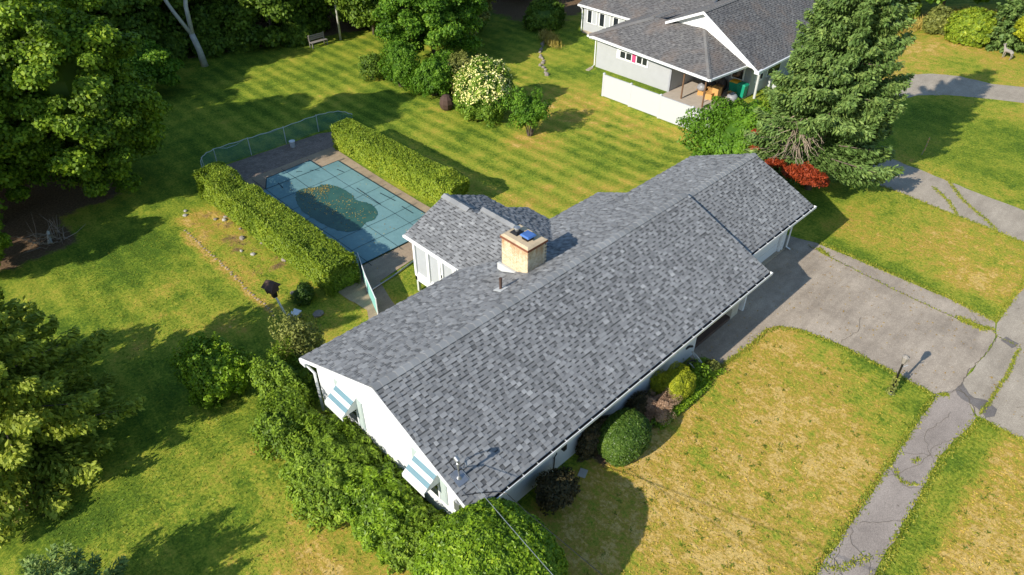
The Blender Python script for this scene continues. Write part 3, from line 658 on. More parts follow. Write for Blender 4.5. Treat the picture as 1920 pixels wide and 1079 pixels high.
def caps(parent, a, b, wd=.17, L=.30, m=None, dz=.03, slope=.4177, name='ridge_cap', one=False, side=None):
    """overlapping cap pieces along a ridge or hip"""
    a, b = Vector(a), Vector(b); D = (b-a).normalized(); n = int((b-a).length/L); S_ = D.cross(Vector((0,0,1))).normalized(); big = MB()
    for i in range(n):
        p = a+D*(i*L); e = a+D*(min((i+1)*L+.04, (b-a).length)); r = random.uniform(-.012,.012)
        mb = big if one else MB(); lo = slope*wd; tn = random.uniform(.60,.80)
        h0 = dz+.02; h1 = dz
        A = [p+S_*wd+Vector((0,0,h0-lo)), p+Vector((0,0,h0+.01)), p-S_*wd+Vector((0,0,h0-lo))]; B = [e+S_*wd+Vector((0,0,h1-lo)), e+Vector((0,0,h1+.01)), e-S_*wd+Vector((0,0,h1-lo))]
        dn = Vector((0,0,-.022)); k = len(mb.v); mb.v += [tuple(x) for x in A+B+[x+dn for x in A]+[x+dn for x in B]]
        for f in ((0,1,4,3),(1,2,5,4),(0,6,7,1),(1,7,8,2),(0,3,9,6),(2,8,11,5),(3,4,10,9),(4,5,11,10)): mb.f.append(tuple(j+k for j in f)); mb.m.append(mb.mi(m)); mb.t.append(tn)
        if not one: mb.build(name, m, parent)
    if one: big.build(name+'s' if not name.endswith('s') else name, m, parent)
def slab(mb, poly, th, top, side):
    p = [Vector(q) for q in poly]; n = len(p); b = [q-Vector((0,0,th)) for q in p]
    mb.poly([q-Vector((0,0,.004)) for q in p], top, .3); mb.poly(list(reversed(b)), side)
    for i in range(n): j = (i+1)%n; mb.poly([p[i]-Vector((0,0,.004)), b[i], b[j], p[j]-Vector((0,0,.004))], side)
sl = .4177
# ------------------------------------------------------------------ the white ranch house
house = thing('ranch_house', (11, 4.5, 0), 'long white single-storey ranch house under a grey shingled roof with a stained brick chimney', 'house')
YR, ZR, YB, ZB, L1, L2 = 4.352, 4.218, 9.0, 2.277, 16.13, 21.69
mainF = [(0,0,2.4),(L1,0,2.4),(L1,YR,ZR),(0,YR,ZR)]; mainB = [(L1,YB,ZB),(0,YB,ZB),(0,YR,ZR),(L1,YR,ZR)]
m = MB(); slab(m, mainF, .14, M_SH, M_TRIM); slab(m, mainB, .14, M_SH, M_TRIM); roof1 = m.build('roof', M_SH, house)
gd = .19; GY0, GY1 = 1.05, 7.65
garF = [(L1-.3,GY0,2.4+sl*GY0-gd),(L2,GY0,2.4+sl*GY0-gd),(L2,YR,ZR-gd),(L1-.3,YR,ZR-gd)]; garB = [(L2,GY1,ZR-sl*(GY1-YR)-gd),(L1-.3,GY1,ZR-sl*(GY1-YR)-gd),(L1-.3,YR,ZR-gd),(L2,YR,ZR-gd)]
m = MB(); slab(m, garF, .13, M_SH, M_TRIM); slab(m, garB, .13, M_SH, M_TRIM); roof2 = m.build('roof', M_SH, house)
PX0, PXR1, PXE1, PXR2, PXE2, PY1, PY2 = 7.37, 9.74, 12.11, 10.08, 12.79, 12.63, 10.45
z1, z2 = 2.27+sl*(PXR1-PX0), 2.27+sl*(PXR2-PX0)
yv = lambda z: YR+(ZR-z)/sl
pL1 = [(PX0,PY1,2.27),(PX0,PY2,2.27),(PXR1,PY2,z1),(PXR1,PY1,z1)]
pL2 = [(PX0,PY2,2.27),(PX0,yv(2.27),2.27),(PXR2,yv(z2),z2),(PXR2,PY2,z2)]
pR1 = [(PXE1,PY2,2.27),(PXE1,PY1,2.27),(PXR1,PY1,z1),(PXR1,PY2,z1)]
pR2 = [(PXE2,yv(2.27),2.27),(PXE2,PY2,2.27),(PXR2,PY2,z2),(PXR2,yv(z2),z2)]
m = MB(); [slab(m, q, .13, M_SH, M_TRIM) for q in (pL1, pL2, pR1, pR2)]; roof3 = m.build('roof', M_SH, house)
# the four slopes of the main roof near the camera: the 300 nearest shingles singly, the rest joined
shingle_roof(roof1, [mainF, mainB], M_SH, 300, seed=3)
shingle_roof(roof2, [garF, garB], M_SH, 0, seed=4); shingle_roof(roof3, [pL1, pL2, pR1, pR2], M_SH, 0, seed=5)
caps(roof1, (0,YR,ZR), (L1,YR,ZR), m=M_SH, wd=.16, L=.29); caps(roof2, (L1,YR,ZR-gd), (L2,YR,ZR-gd), m=M_SH, wd=.16, L=.29)
caps(roof3, (PXR1,PY1,z1+.03), (PXR1,PY2,z1+.03), m=M_GALVR if False else M_SH, wd=.20, L=.55); caps(roof3, (PXR2,PY2,z2), (PXR2,yv(z2)+.1,z2), m=M_SH, wd=.16, L=.29)
# walls
def wallx(mb, x0, x1, y0, y1, zlo, m):     # gable-ended wall slice between x0 and x1 following the main roof's underside
    t = .16; pr = [(y0,zlo),(y1,zlo),(y1,ZR-sl*(y1-YR)-t),(YR,ZR-t),(y0,2.4+sl*y0-t)]
    lo = [(x0,y,z) for y,z in pr]; hi = [(x1,y,z) for y,z in pr]; mb.prism(hi, lo, m)
m = MB(); wallx(m, .25, .40, .6, 8.45, -.9, M_WHITE); m.build('gable_wall', M_WHITE, house)
m = MB(); m.box((.40,.6,-.2),(12.30,.75,2.49), M_WHITE); m.box((12.15,.75,-.2),(12.30,2.2,2.45), M_WHITE); m.build('front_wall', M_WHITE, house)
m = MB(); m.box((12.30,2.2,-.1),(16.2,2.35,3.0), M_GDARK); m.build('porch_back_wall', M_GDARK, house)
m = MB(); m.box((.40,8.30,-1.1),(16.1,8.45,2.30), M_WHITE); m.build('rear_wall', M_WHITE, house)
wallx_ = MB(); t = .16; pr = [(1.78,-.1),(7.1,-1.0),(7.1,ZR-gd-sl*(7.1-YR)-t),(YR,ZR-gd-t),(1.78,2.4+sl*1.78-gd-t)]
wallx_.prism([(21.45,y,z) for y,z in pr], [(21.30,y,z) for y,z in pr], M_WHITE); wallx_.build('garage_end_wall', M_WHITE, house)
m = MB(); wallx(m, 16.0, 16.13, .65, 8.45, -.9, M_WHITE); m.build('step_wall', M_WHITE, house)
m = MB(); m.box((16.13,7.0,-1.0),(21.30,7.1,2.6), M_WHITE); m.build('garage_rear_wall', M_WHITE, house)
m = MB(); m.box((16.13,1.80,2.10),(21.30,1.95,2.86), M_WHITE); m.box((20.95,1.78,.0),(21.46,1.95,2.10), M_WHITE); m.box((16.13,1.80,0),(16.40,1.95,2.1), M_WHITE); m.build('garage_front_wall', M_WHITE, house)
# garage door with panels
m = MB(); m.box((16.40,1.90,.06),(20.95,1.93,2.10), M_TRIM); gdoor = m.build('garage_door', M_TRIM, house)
for r_ in range(4):
    q = MB(); q.box((16.42,1.862,.07+r_*.51),(20.93,1.90,.56+r_*.51), M_TRIM); q.build('door_panel', M_TRIM, gdoor)
for x0 in (20.95, 21.2):
    q = MB(); q.box((x0,1.74,.0),(x0+.12,1.779,2.12), M_TRIM); q.build('door_casing', M_TRIM, house)
m = MB(); m.box((16.4,1.70,0),(21.5,1.90,.10), M_CONC); m.build('garage_sill', M_CONC, house)
# soffits
m = MB(); m.box((.1,.0,2.235),(16.05,.62,2.258), M_TRIM); m.build('soffit', M_TRIM, house)
m = MB(); m.box((12.3,.62,2.30),(16.0,2.2,2.33), M_TRIM); m.build('entry_ceiling', M_TRIM, house)
# gutters with hangers
def gutter(x0, x1, y, z, parent=house):
    m = MB(); m.box((x0,y-.125,z-.11),(x1,y-.10,z), M_TRIM); m.box((x0,y-.10,z-.11),(x1,y-.01,z-.098), M_DARK); m.box((x0,y-.01,z-.11),(x1,y,z-.02), M_DARK)
    m.box((x0-.012,y-.13,z-.11),(x0,y,z), M_TRIM); m.box((x1,y-.13,z-.11),(x1+.012,y,z), M_TRIM); g = m.build('gutter', M_TRIM, parent)
    n = int((x1-x0)/.62)
    for i in range(n+1):
        x = x0+.1+i*.62
        if x > x1: break
        q = MB(); q.box((x,y-.135,z-.004),(x+.016,y-.03,z+.008), M_TRIM); q.build('hanger', M_TRIM, g)
    return g
gutter(.0, L1+.03, -.004, 2.40); gutter(L1+.03, L2+.03, GY0-.004, 2.4+sl*GY0-gd)
def ds(pts, parent=house, wd=.042):
    m = MB(); m.tube(pts, wd, M_TRIM, 6); m.build('downspout', M_TRIM, parent)
zg = 2.4+sl*GY0-gd-.1
ds([(21.6,GY0-.06,zg),(21.6,GY0-.03,zg-.12),(21.6,1.70,2.15),(21.6,1.70,.12),(21.6,1.48,.06)])
# near gable: rear gutter return, downspout with elbow
m = MB(); m.box((-.03,9.0,2.10),(.6,9.09,2.20), M_TRIM); m.build('rear_gutter', M_TRIM, house)
m = MB(); m.box((-.04,8.72,2.02),(.12,9.05,2.16), M_TRIM); m.build('cornice_return', M_TRIM, house)
ds([(.05,9.06,2.16),(.08,8.95,1.98),(.17,8.52,1.75),(.17,8.50,-.35)], wd=.05)
# rake boards
for y0,za,y1_,zb in ((0.0,2.4,YR,ZR),(YB,ZB,YR,ZR)):
    m = MB(); m.prism([(-.02,y0,za-.16),(-.02,y1_,zb-.16),(-.02,y1_,zb-.012),(-.02,y0,za-.012)][::(1 if y0 == 0 else -1)], [(.0-.001,y0,za-.16),(.0-.001,y1_,zb-.16),(.0-.001,y1_,zb-.012),(.0-.001,y0,za-.012)][::(1 if y0 == 0 else -1)], M_TRIM); m.build('rake_board', M_TRIM, house)
m = MB(); m.prism([(.0,0,2.23),(.0,YR,ZR-.165),(.0,YR,ZR-.155),(.0,0,2.24)], [(.25,0,2.23),(.25,YR,ZR-.165),(.25,YR,ZR-.155),(.25,0,2.24)], M_TRIM); m.build('rake_soffit', M_TRIM, house)
# gable windows with shutters and striped awnings
def awned_window(yc, zt, spots=False):
    w2 = .47; m = MB(); x = .25
    m.box((x-.04,yc-w2,zt-1.28),(x,yc+w2,zt+.02), M_TRIM); wn = m.build('window', M_TRIM, house)
    for k in (0,1):
        q = MB(); q.box((x-.05,yc-w2+.07,zt-1.2+k*.60),(x-.041,yc+w2-.07,zt-.66+k*.60), M_GLASS); q.build('pane', M_GLASS, wn)
    for s in (-1,1):
        q = MB(); yy = yc+s*(w2+.17); q.box((x-.03,yy-.165,zt-1.25),(x,yy+.165,zt+.06), M_SHUT)
        sh = q.build('shutter', M_SHUT, house)
        for k in range(2): q = MB(); q.box((x-.038,yy-.12,zt-1.18+k*.62),(x-.031,yy+.12,zt-.66+k*.62), M_SHUT); q.build('panel', M_SHUT, sh)
    top, bot, xo = zt+.10, zt-.36, x-.62; aw = MB()
    aw.prism([(xo,yc-.52,bot),(x-.01,yc-.52,top),(x-.01,yc-.52,bot+.0),(xo,yc-.52,bot-.02)], [(xo,yc-.50,bot),(x-.01,yc-.50,top),(x-.01,yc-.50,bot),(xo,yc-.50,bot-.02)], M_AWN)
    aw.prism([(xo,yc+.50,bot),(x-.01,yc+.50,top),(x-.01,yc+.50,bot+.0),(xo,yc+.50,bot-.02)], [(xo,yc+.52,bot),(x-.01,yc+.52,top),(x-.01,yc+.52,bot),(xo,yc+.52,bot-.02)], M_AWN)
    a = aw.build('awning', M_AWN, house)
    n = 5
    for k in range(n):            # panels run across the slope, alternately white and teal
        f0, f1 = k/n, (k+1)/n; ms = M_TEALST if k in (1,3) else M_AWN
        xa, za = x-.01+(xo-x+.01)*f0, top+(bot-top)*f0; xb, zb = x-.01+(xo-x+.01)*f1, top+(bot-top)*f1; q = MB()
        q.prism([(xa,yc-.52,za),(xb,yc-.52,zb),(xb,yc+.52,zb),(xa,yc+.52,za)], [(xa,yc-.52,za+.02),(xb,yc-.52,zb+.016),(xb,yc+.52,zb+.016),(xa,yc+.52,za+.02)], ms)
        o = q.build('awning_panel', ms, a)
    q = MB(); q.box((xo-.02,yc-.53,bot-.16),(xo-.004,yc+.53,bot+.01), M_AWN); q.build('awning_valance', M_AWN, a)
awned_window(2.20, 2.40); awned_window(6.45, 2.28)
m = MB(); m.box((.12,.72,1.55),(.25,.95,1.95), M_GALV); m.tube([(.18,.84,1.9),(.18,.84,2.3)], .03, M_GALV, 6); m.build('meter_box', M_GALV, house)
# front windows high in the wall, lantern, vents
for x0, x1, zlo in ((2.2,3.2,1.35),(5.65,6.55,1.12),(6.68,7.36,1.12),(7.49,8.18,1.12),(8.31,9.0,1.12),(9.2,9.9,1.45)):
    m = MB(); m.box((x0-.06,.555,zlo-.06),(x1+.06,.60,2.2), M_TRIM); wn = m.build('window', M_TRIM, house)
    q = MB(); q.box((x0,.545,zlo),(x1,.554,2.16), M_GLASS); q.build('pane', M_GLASS, wn)
m = MB(); m.box((4.38,.42,.95),(4.52,.56,1.30), M_BLACK); m.tube([(4.45,.6,1.38),(4.45,.49,1.42),(4.45,.49,1.3)], .015, M_BLACK, 5); m.build('wall_lantern', M_BLACK, house)
m = MB(); m.tube([(4.1,.57,1.35),(4.05,.52,1.2),(4.12,.5,1.0),(4.0,.52,.85),(4.1,.56,.75),(4.1,.58,.1)], .018, M_BLACK, 5); m.build('wall_vine_hook', M_BLACK, house)
m = MB(); m.tube([(11.0,.60,.95),(11.0,.58,.95)], .05, M_BLACK, 8); m.tube([(11.6,.6,.72),(11.75,.55,.78),(11.9,.5,.72)], .05, M_BLACK, 6); m.build('hose_tap', M_BLACK, house)
# entry: brick pier, step, side panels and door
m = MB(); m.box((15.15,.72,.0),(15.72,1.3,2.3), M_PIER); pier = m.build('brick_pier', M_PIER, house)
m = MB(); m.box((12.32,.72,.0),(15.14,2.2,.16), M_STEP); m.box((15.14,1.3,.0),(15.95,2.2,.16), M_STEP); m.build('entry_step', M_STEP, house)
for k, x in enumerate((12.5,12.95,13.4,13.85)):
    q = MB(); q.box((x,2.15,.2),(x+.40,2.2,2.2), M_BROWNW); dd = q.build('side_light', M_BROWNW, house); g_ = MB(); g_.box((x+.05,2.14,.3),(x+.35,2.149,1.1), M_GLASS); g_.box((x+.05,2.14,1.2),(x+.35,2.149,2.1), M_GLASS); g_.build('pane', M_GLASS, dd)
q = MB(); q.box((14.4,2.13,.17),(15.3,2.2,2.2), M_BROWNW); dd = q.build('front_door', M_BROWNW, house); q = MB(); q.sphere((15.2,2.1,1.1), .035, M_GALV); q.build('knob', M_GALV, dd)
# chimney: bricks as pieces on the two faces in view
ch = MB(); CX0,CX1,CY0,CY1,CZ0,CZ1 = 7.83,8.80,5.56,6.92,2.9,4.66
ch.box((CX0,CY0,CZ0),(CX1,CY1,CZ1), M_MORT); chim = ch.build('chimney', M_MORT, house)
bl, bh = .225, .078; BM = {}
def brick_mesh(m, full=True, end=False):
    k = (m.name, full, end)
    if k not in BM:
        L = bl-.012 if full else bl/2-.012; q = MB(); q.box((0,0,0),(L if not end else .06, .06 if not end else L, bh-.010), m); me = bpy.data.meshes.new('brick'); me.from_pydata(q.v, [], q.f); me.materials.append(m)
        a = me.attributes.new('tone','FLOAT','FACE'); BM[k] = me
    return BM[k]
nb = 0; rest = MB(); off = wloc(chim)
zz = CZ0; row = 0
while zz < CZ1-.05:
    mm = M_CHB if zz < CZ1-.12 else M_RUSTB
    for face in (0, 1, 2, 3):
        lo, hi = ((CY0,CY1),(CX0,CX1),(CY0,CY1),(CX0,CX1))[face]; u = lo + (bl/2 if row % 2 else 0)
        if row % 2: cells = [(lo, False)]
        else: cells = []
        while u+bl <= hi+.01: cells.append((u, True)); u += bl
        if hi-u > .06: cells.append((u, False))
        for u0, full in cells:
            j = random.uniform(0,.004)
            if face in (0,1) and zz > 3.0 + (.0 if face == 0 else .35):
                if face == 0: pos_, end = (CX0-.012-j, u0, zz), True
                else: pos_, end = (u0, CY0-.012-j, zz), False
                o = bpy.data.objects.new('brick', brick_mesh(mm, full, end)); C.objects.link(o); o.parent = chim; o.location = Vector(pos_)-off; nb += 1
            else:
                L = bl-.012 if full else bl/2-.012
                if face == 0: rest.box((CX0-.012,u0,zz),(CX0+.05,u0+L,zz+bh-.01), mm)
                elif face == 1: rest.box((u0,CY0-.012,zz),(u0+L,CY0+.05,zz+bh-.01), mm)
                elif face == 2: rest.box((CX1-.05,u0,zz),(CX1+.012,u0+L,zz+bh-.01), mm)
                else: rest.box((u0,CY1-.05,zz),(u0+L,CY1+.012,zz+bh-.01), mm)
    zz += bh; row += 1
setp(rest.build('bricks', M_CHB, chim), kind='stuff')
m = MB(); m.box((CX0-.05,CY0-.05,4.66),(CX1+.05,CY1+.05,4.76), M_RUSTB); m.build('corbel_course', M_RUSTB, chim)
m = MB(); m.prism([(CX0-.045,CY0-.045,4.762),(CX1+.045,CY0-.045,4.762),(CX1+.045,CY1+.045,4.762),(CX0-.045,CY1+.045,4.762)],[(CX0+.05,CY0+.05,4.83),(CX1-.05,CY0+.05,4.83),(CX1-.05,CY1-.05,4.83),(CX0+.05,CY1-.05,4.83)], M_CROWN); m.build('crown', M_CROWN, chim)
m = MB(); m.box((8.12,5.85,4.83),(8.44,6.15,4.95), M_BLACK); m.prism([(8.06,5.76,4.99),(8.50,5.76,4.99),(8.50,6.22,4.99),(8.06,6.22,4.99)],[(8.10,5.80,5.05),(8.46,5.80,5.05),(8.46,6.18,5.05),(8.10,6.18,5.05)], M_BLUEM); [m.tube([(x,y,4.9),(x,y,4.99)], .015, M_BLACK, 5) for x,y in ((8.12,5.85),(8.44,5.85),(8.12,6.15),(8.44,6.15))]; m.build('flue_cap', M_BLUEM, chim)
m = MB(); m.prism([(8.08,6.38,4.82),(8.52,6.38,4.82),(8.52,6.80,4.82),(8.08,6.80,4.82)],[(8.17,6.46,4.90),(8.43,6.46,4.90),(8.43,6.72,4.90),(8.17,6.72,4.90)], M_BLACK); m.tube([(8.3,6.59,4.9),(8.3,6.59,5.02)], .08, M_GALV, 10); m.tube([(8.3,6.59,5.03),(8.3,6.59,5.06),(8.3,6.59,5.11)], [.14,.13,.03], M_GALV, 12); m.build('flue_cap', M_GALV, chim)
def zb_(y): return ZR-sl*(y-YR)
m = MB(); m.box((7.70,5.40,zb_(5.4)-.28),(7.80,7.05,zb_(7.05)+.10), M_TRIMG); m.build('flashing', M_TRIMG, chim)
m = MB(); vz = zb_(5.54); m.prism([(6.24,5.34,zb_(5.34)+.03),(6.64,5.34,zb_(5.34)+.03),(6.64,5.76,zb_(5.76)+.03),(6.24,5.76,zb_(5.76)+.03)],[(6.26,5.36,zb_(5.34)+.04),(6.62,5.36,zb_(5.34)+.04),(6.62,5.74,zb_(5.76)+.04),(6.26,5.74,zb_(5.76)+.04)], M_TRIMG)
vp = m.build('pipe_flashing', M_TRIMG, roof1); m = MB(); m.tube([(6.44,5.54,vz),(6.44,5.54,vz+.50)], .055, M_BROWNW, 10); m.tube([(6.44,5.54,vz+.44),(6.44,5.54,vz+.51)], .064, M_BROWNW, 10); m.build('vent_pipe', M_BROWNW, roof1)
# service mast
mz = 2.4+sl*.93; mast = thing('service_mast', (.37,.93,mz), 'grey metal electric service mast with weatherhead on the near corner of the shingled roof', 'service mast')
m = MB(); m.prism([(.18,.72,2.4+sl*.72+.03),(.56,.72,2.4+sl*.72+.03),(.56,1.14,2.4+sl*1.14+.03),(.18,1.14,2.4+sl*1.14+.03)],[(.18,.72,2.4+sl*.72+.045),(.56,.72,2.4+sl*.72+.045),(.56,1.14,2.4+sl*1.14+.045),(.18,1.14,2.4+sl*1.14+.045)], M_GALV); m.build('flashing_plate', M_GALV, mast)
m = MB(); m.tube([(.37,.93,mz),(.37,.93,mz+.10)], [.09,.05], M_GALV, 10); m.tube([(.37,.93,mz),(.37,.93,mz+.72)], .03, M_GALV, 8); m.build('pole', M_GALV, mast)
m = MB(); m.tube([(.37,.93,mz+.68),(.37,.95,mz+.80),(.37,1.02,mz+.84),(.37,1.10,mz+.80)], [.06,.08,.075,.05], M_GALV, 10); m.build('weatherhead', M_GALV, mast)
m = MB(); m.tube([(.37,1.1,mz+.80),(.34,1.22,mz+.62),(.33,1.2,mz+.42),(.36,1.05,mz+.30),(.40,.9,mz+.42)], .012, M_BLACK, 5); m.tube([(.37,1.1,mz+.8),(.30,1.26,mz+.5),(.36,1.1,mz+.25),(.42,.88,mz+.40)], .012, M_BLACK, 5); m.tube([(.34,.9,mz+.38),(.42,.86,mz+.44),(.44,.84,mz+.36)], .02, M_BLACK, 5); m.build('service_loops', M_BLACK, mast)
wire = MB(); A = Vector((.42,.86,mz+.42)); B = Vector((-2.7,-16.6,7.2))
P_ = [A.lerp(B, t/24) - Vector((0,0,1.0*(1-(2*t/24-1)**2)*.55)) for t in range(25)]
wire.tube(P_, .009, M_GALV, 5, False); o = wire.build('power_line', M_GALV, origin=tuple(A)); setp(o, 'thin grey power line sagging from the roof mast over the big round bush', 'cable')
m = MB(); m.tube([(.18,.62,2.1),(.02,.60,2.35),(.1,.5,2.66),(.45,.32,2.60),(.75,.15,2.52),(.95,0.0,2.50),(1.1,-.3,2.55),(.9,-1.2,2.9),(-.9,-16.6,7.0)], .011, M_BLACK, 5, False); setp(m.build('phone_line', M_BLACK, origin=(.18,.62,2.1)), 'thin black phone cable crossing the roof corner beside the near gable', 'cable')
# rear porch on posts
m = MB(); m.box((7.70,8.9,-.10),(11.8,12.57,.02), M_TRIM); m.build('porch_floor', M_TRIM, house)
m = MB(); m.box((7.70,8.6,-.32),(7.84,12.57,-.10), M_TRIM); m.box((7.70,12.43,-.32),(11.8,12.57,-.10), M_TRIM); m.build('floor_beam', M_TRIM, house)
for y in (12.48, 10.6, 8.9):
    m = MB(); m.box((7.73,y-.06,-1.05),(7.85,y+.06,-.32), M_TRIMG); m.build('post', M_TRIMG, house)
for x in (9.7, 11.7): m = MB(); m.box((x-.06,12.4,-1.05),(x+.06,12.52,-.32), M_TRIMG); m.build('post', M_TRIMG, house)
m = MB(); m.box((7.70,8.6,1.90),(7.84,12.57,2.25), M_TRIM); m.box((7.70,12.43,1.90),(11.8,12.57,2.2), M_TRIM); m.prism([(7.7,12.57,2.2),(7.7,12.43,2.2),(9.74,12.43,3.08),(9.74,12.57,3.08)][::-1],[(11.8,12.57,2.2),(11.8,12.43,2.2),(9.75,12.43,3.08),(9.75,12.57,3.08)][::-1], M_TRIM); m.build('porch_header', M_TRIM, house)
ys_ = [(12.57,12.42),(11.62,11.46),(10.80,10.66),(10.62,10.50),(9.86,9.70),(9.0,8.88)]
for a,b in ys_: m = MB(); m.box((7.69,b,.02),(7.86,a,1.90), M_TRIM); m.build('porch_stud', M_TRIM, house)
for i in range(len(ys_)-1):
    a, b = ys_[i][1], ys_[i+1][0]
    if a-b < .1: continue
    m = MB(); m.box((7.76,b,.02),(7.80,a,.12), M_TRIM); m.box((7.76,b,1.8),(7.80,a,1.9), M_TRIM); wn = m.build('window', M_TRIM, house); q = MB(); q.box((7.77,b,.12),(7.79,a,1.8), M_CURT); q.build('pane', M_CURT, wn)
for i in range(4):
    x0 = 7.86+i*1.0; m = MB(); m.box((x0,12.48,.12),(x0+.86,12.50,1.8), M_CURT); m.build('pane', M_CURT, house); m = MB(); m.box((x0+.86,12.45,.02),(x0+1.0,12.56,1.9), M_TRIM); m.build('porch_stud', M_TRIM, house)
m = MB(); m.box((11.66,8.6,.02),(11.8,12.43,1.9), M_WHITE); m.build('porch_side_wall', M_WHITE, house)
m = MB(); m.box((7.66,10.56,.85),(7.69,10.60,.97), M_BLACK); m.build('door_handle', M_BLACK, house)
m = MB(); m.box((7.30,9.1,2.14),(7.365,12.66,2.25), M_TRIM); m.build('porch_gutter', M_TRIM, house)
m = MB(); m.box((7.85,8.5,-1.05),(11.7,8.6,.0), M_DARK); m.build('under_porch_shade', M_GDARK, house)  # dark panel put in for the shade below the porch

# ------------------------------------------------------------------ neighbour's grey house
nh = thing('grey_house', (40, 18, -1), 'grey neighbouring house with a hipped wing, white gable and dark shingled roofs beyond the lawn', 'house')
NW, SW, SE = Vector((34.35,25.2,1.5)), Vector((33.45,14.05,1.5)), Vector((37.6,13.65,1.5)); K = Vector((37.3,17.3,3.1))
U_ = (SW-NW); nA = U_.cross(K-NW).normalized(); K2 = Vector((37.3,21.6,0)); K2.z = NW.z-(nA.x*(K2.x-NW.x)+nA.y*(K2.y-NW.y))/nA.z
fA = [NW, SW, K, K2]; gx = 37.3
fB = [SW, SE+Vector((.0,0,0)), K]
EN = Vector((39.8,25.2,1.5)); fC = [EN, NW, K2, Vector((39.8,21.6,K2.z))]
m = MB(); slab(m, fA, .16, M_SHN, M_TRIM); slab(m, fB, .16, M_SHN, M_TRIM); slab(m, fC, .16, M_SHN, M_TRIM); r = m.build('roof', M_SHN, nh); shingle_roof(r, [fA, fB, fC], M_SHN, 0, seed=11, sc=1.25, expo=.16)
caps(r, SW+Vector((0,0,.02)), K, m=M_SHN, wd=.15, L=.3, one=True); caps(r, NW+Vector((0,0,.02)), K2, m=M_SHN, wd=.3, L=.4, one=True, slope=.3); caps(r, K2, K2+Vector((2.5,0,0)), m=M_SHN, wd=.3, L=.4, one=True, slope=.3)
AY, AZ = 17.35, 4.33; fF = [(36.9,12.55,1.5),(62,12.55,1.5),(62,AY,AZ),(36.9,AY,AZ)]; fR = [(62,25,1.0),(36.9,25,1.0),(36.9,AY,AZ),(62,AY,AZ)]
# back slope starts beyond the wing's hip
fR = [(62,24,1.35),(39.9,24,1.35),(36.9,20.2,3.03),(36.9,AY,AZ),(62,AY,AZ)]
def plan(p): return (p[0], p[1], AZ-(p[1]-AY)*.457)
fR = [plan((62,24)), plan((40.5,24)), plan((36.9,20.3)), plan((36.9,AY)), plan((62,AY))]
m = MB(); slab(m, fF, .16, M_SHN, M_TRIM); slab(m, fR, .16, M_SHN, M_TRIM); r = m.build('roof', M_SHN, nh); shingle_roof(r, [fF, fR], M_SHN, 0, seed=12, sc=1.25, expo=.16); caps(r, (36.9,AY,AZ), (62,AY,AZ), m=M_SHN, wd=.15, L=.3, one=True)
# white gable wall and rake trim
m = MB(); m.prism([(37.32,12.9,1.35),(37.32,20.0,2.2),(37.32,20.0,2.95),(37.32,AY,AZ-.17),(37.32,12.9,1.55)][::-1],[(37.45,12.9,1.35),(37.45,20.0,2.2),(37.45,20.0,2.95),(37.45,AY,AZ-.17),(37.45,12.9,1.55)][::-1], M_TRIM); m.build('gable_wall', M_TRIM, nh)
for ya,za,yb_,zb2 in ((12.5,1.46,AY,AZ),(20.3,plan((0,20.3))[2],AY,AZ)):
    m = MB(); q = [(36.86,ya,za-.16),(36.86,yb_,zb2-.16),(36.86,yb_,zb2+.03),(36.86,ya,za+.03)]; q2 = [(36.895,y,z) for _,y,z in q]
    if ya > yb_: q = q[::-1]; q2 = q2[::-1]
    m.prism(q, q2, M_TRIM); m.build('rake_board', M_TRIM, nh)
m = MB(); m.box((36.8,12.4,1.30),(37.4,12.75,1.52), M_TRIM); m.build('cornice_return', M_TRIM, nh)
# wing walls
m = MB(); m.prism([(34.9,18.05,-1.2),(35.02,18.05,-1.2),(35.02,24.8,-1.2),(34.9,24.8,-1.2)],[(34.9,18.05,1.75),(35.02,18.05,1.75),(35.02,24.8,1.75),(34.9,24.8,1.75)], M_GREY); m.build('wing_wall', M_GREY, nh)
m = MB(); m.box((35.02,17.95,-1.2),(38.2,18.05,1.6), M_GREY); m.build('patio_side_wall', M_GREY, nh)
m = MB(); m.box((38.2,13.6,-1.2),(38.32,18.05,1.75), M_GDARK); m.build('patio_back_wall', M_GDARK, nh)
m = MB(); m.box((38.32,13.6,-1.2),(60,13.75,1.8), M_GREY); m.build('front_wall', M_GREY, nh)
m = MB(); m.box((35.02,24.68,-1.2),(40.0,24.8,1.6), M_GREY); m.build('rear_wall', M_GREY, nh)
m = MB(); m.box((34.88,17.93,-1.2),(35.0,18.06,1.45), M_GDARK); m.build('corner_post', M_GDARK, nh)
m = MB(); m.tube([(34.3,25.1,1.3),(34.6,24.95,1.15),(34.85,24.9,1.05),(34.82,24.86,-.85),(34.55,24.86,-.95)], .05, M_TRIM, 6); m.build('downspout', M_TRIM, nh)
m = MB(); m.box((33.8,24.6,-.995),(34.5,24.9,-.95), M_CONC, .2); setp(m.build('splash_block', M_CONC, origin=(34.1,24.7,-1)), 'small concrete splash block lying below the downspout of the grey wing', 'splash block')
# ribbon window with the pink panel
m = MB(); m.box((34.85,19.95,.22),(34.90,22.85,.98), M_TRIM); wn = m.build('window', M_TRIM, nh)
for y0,y1 in ((22.05,22.5),(21.5,21.95),(20.55,20.98),(20.08,20.46)):
    q = MB(); q.box((34.838,y0,.36),(34.849,y1,.82), M_GLASS); q.build('pane', M_GLASS, wn)
q = MB(); q.box((34.838,21.08,.30),(34.849,21.42,.90), M_PINK); setp(q.build('pane', M_PINK, wn), 'pink blank panel between the dark panes')
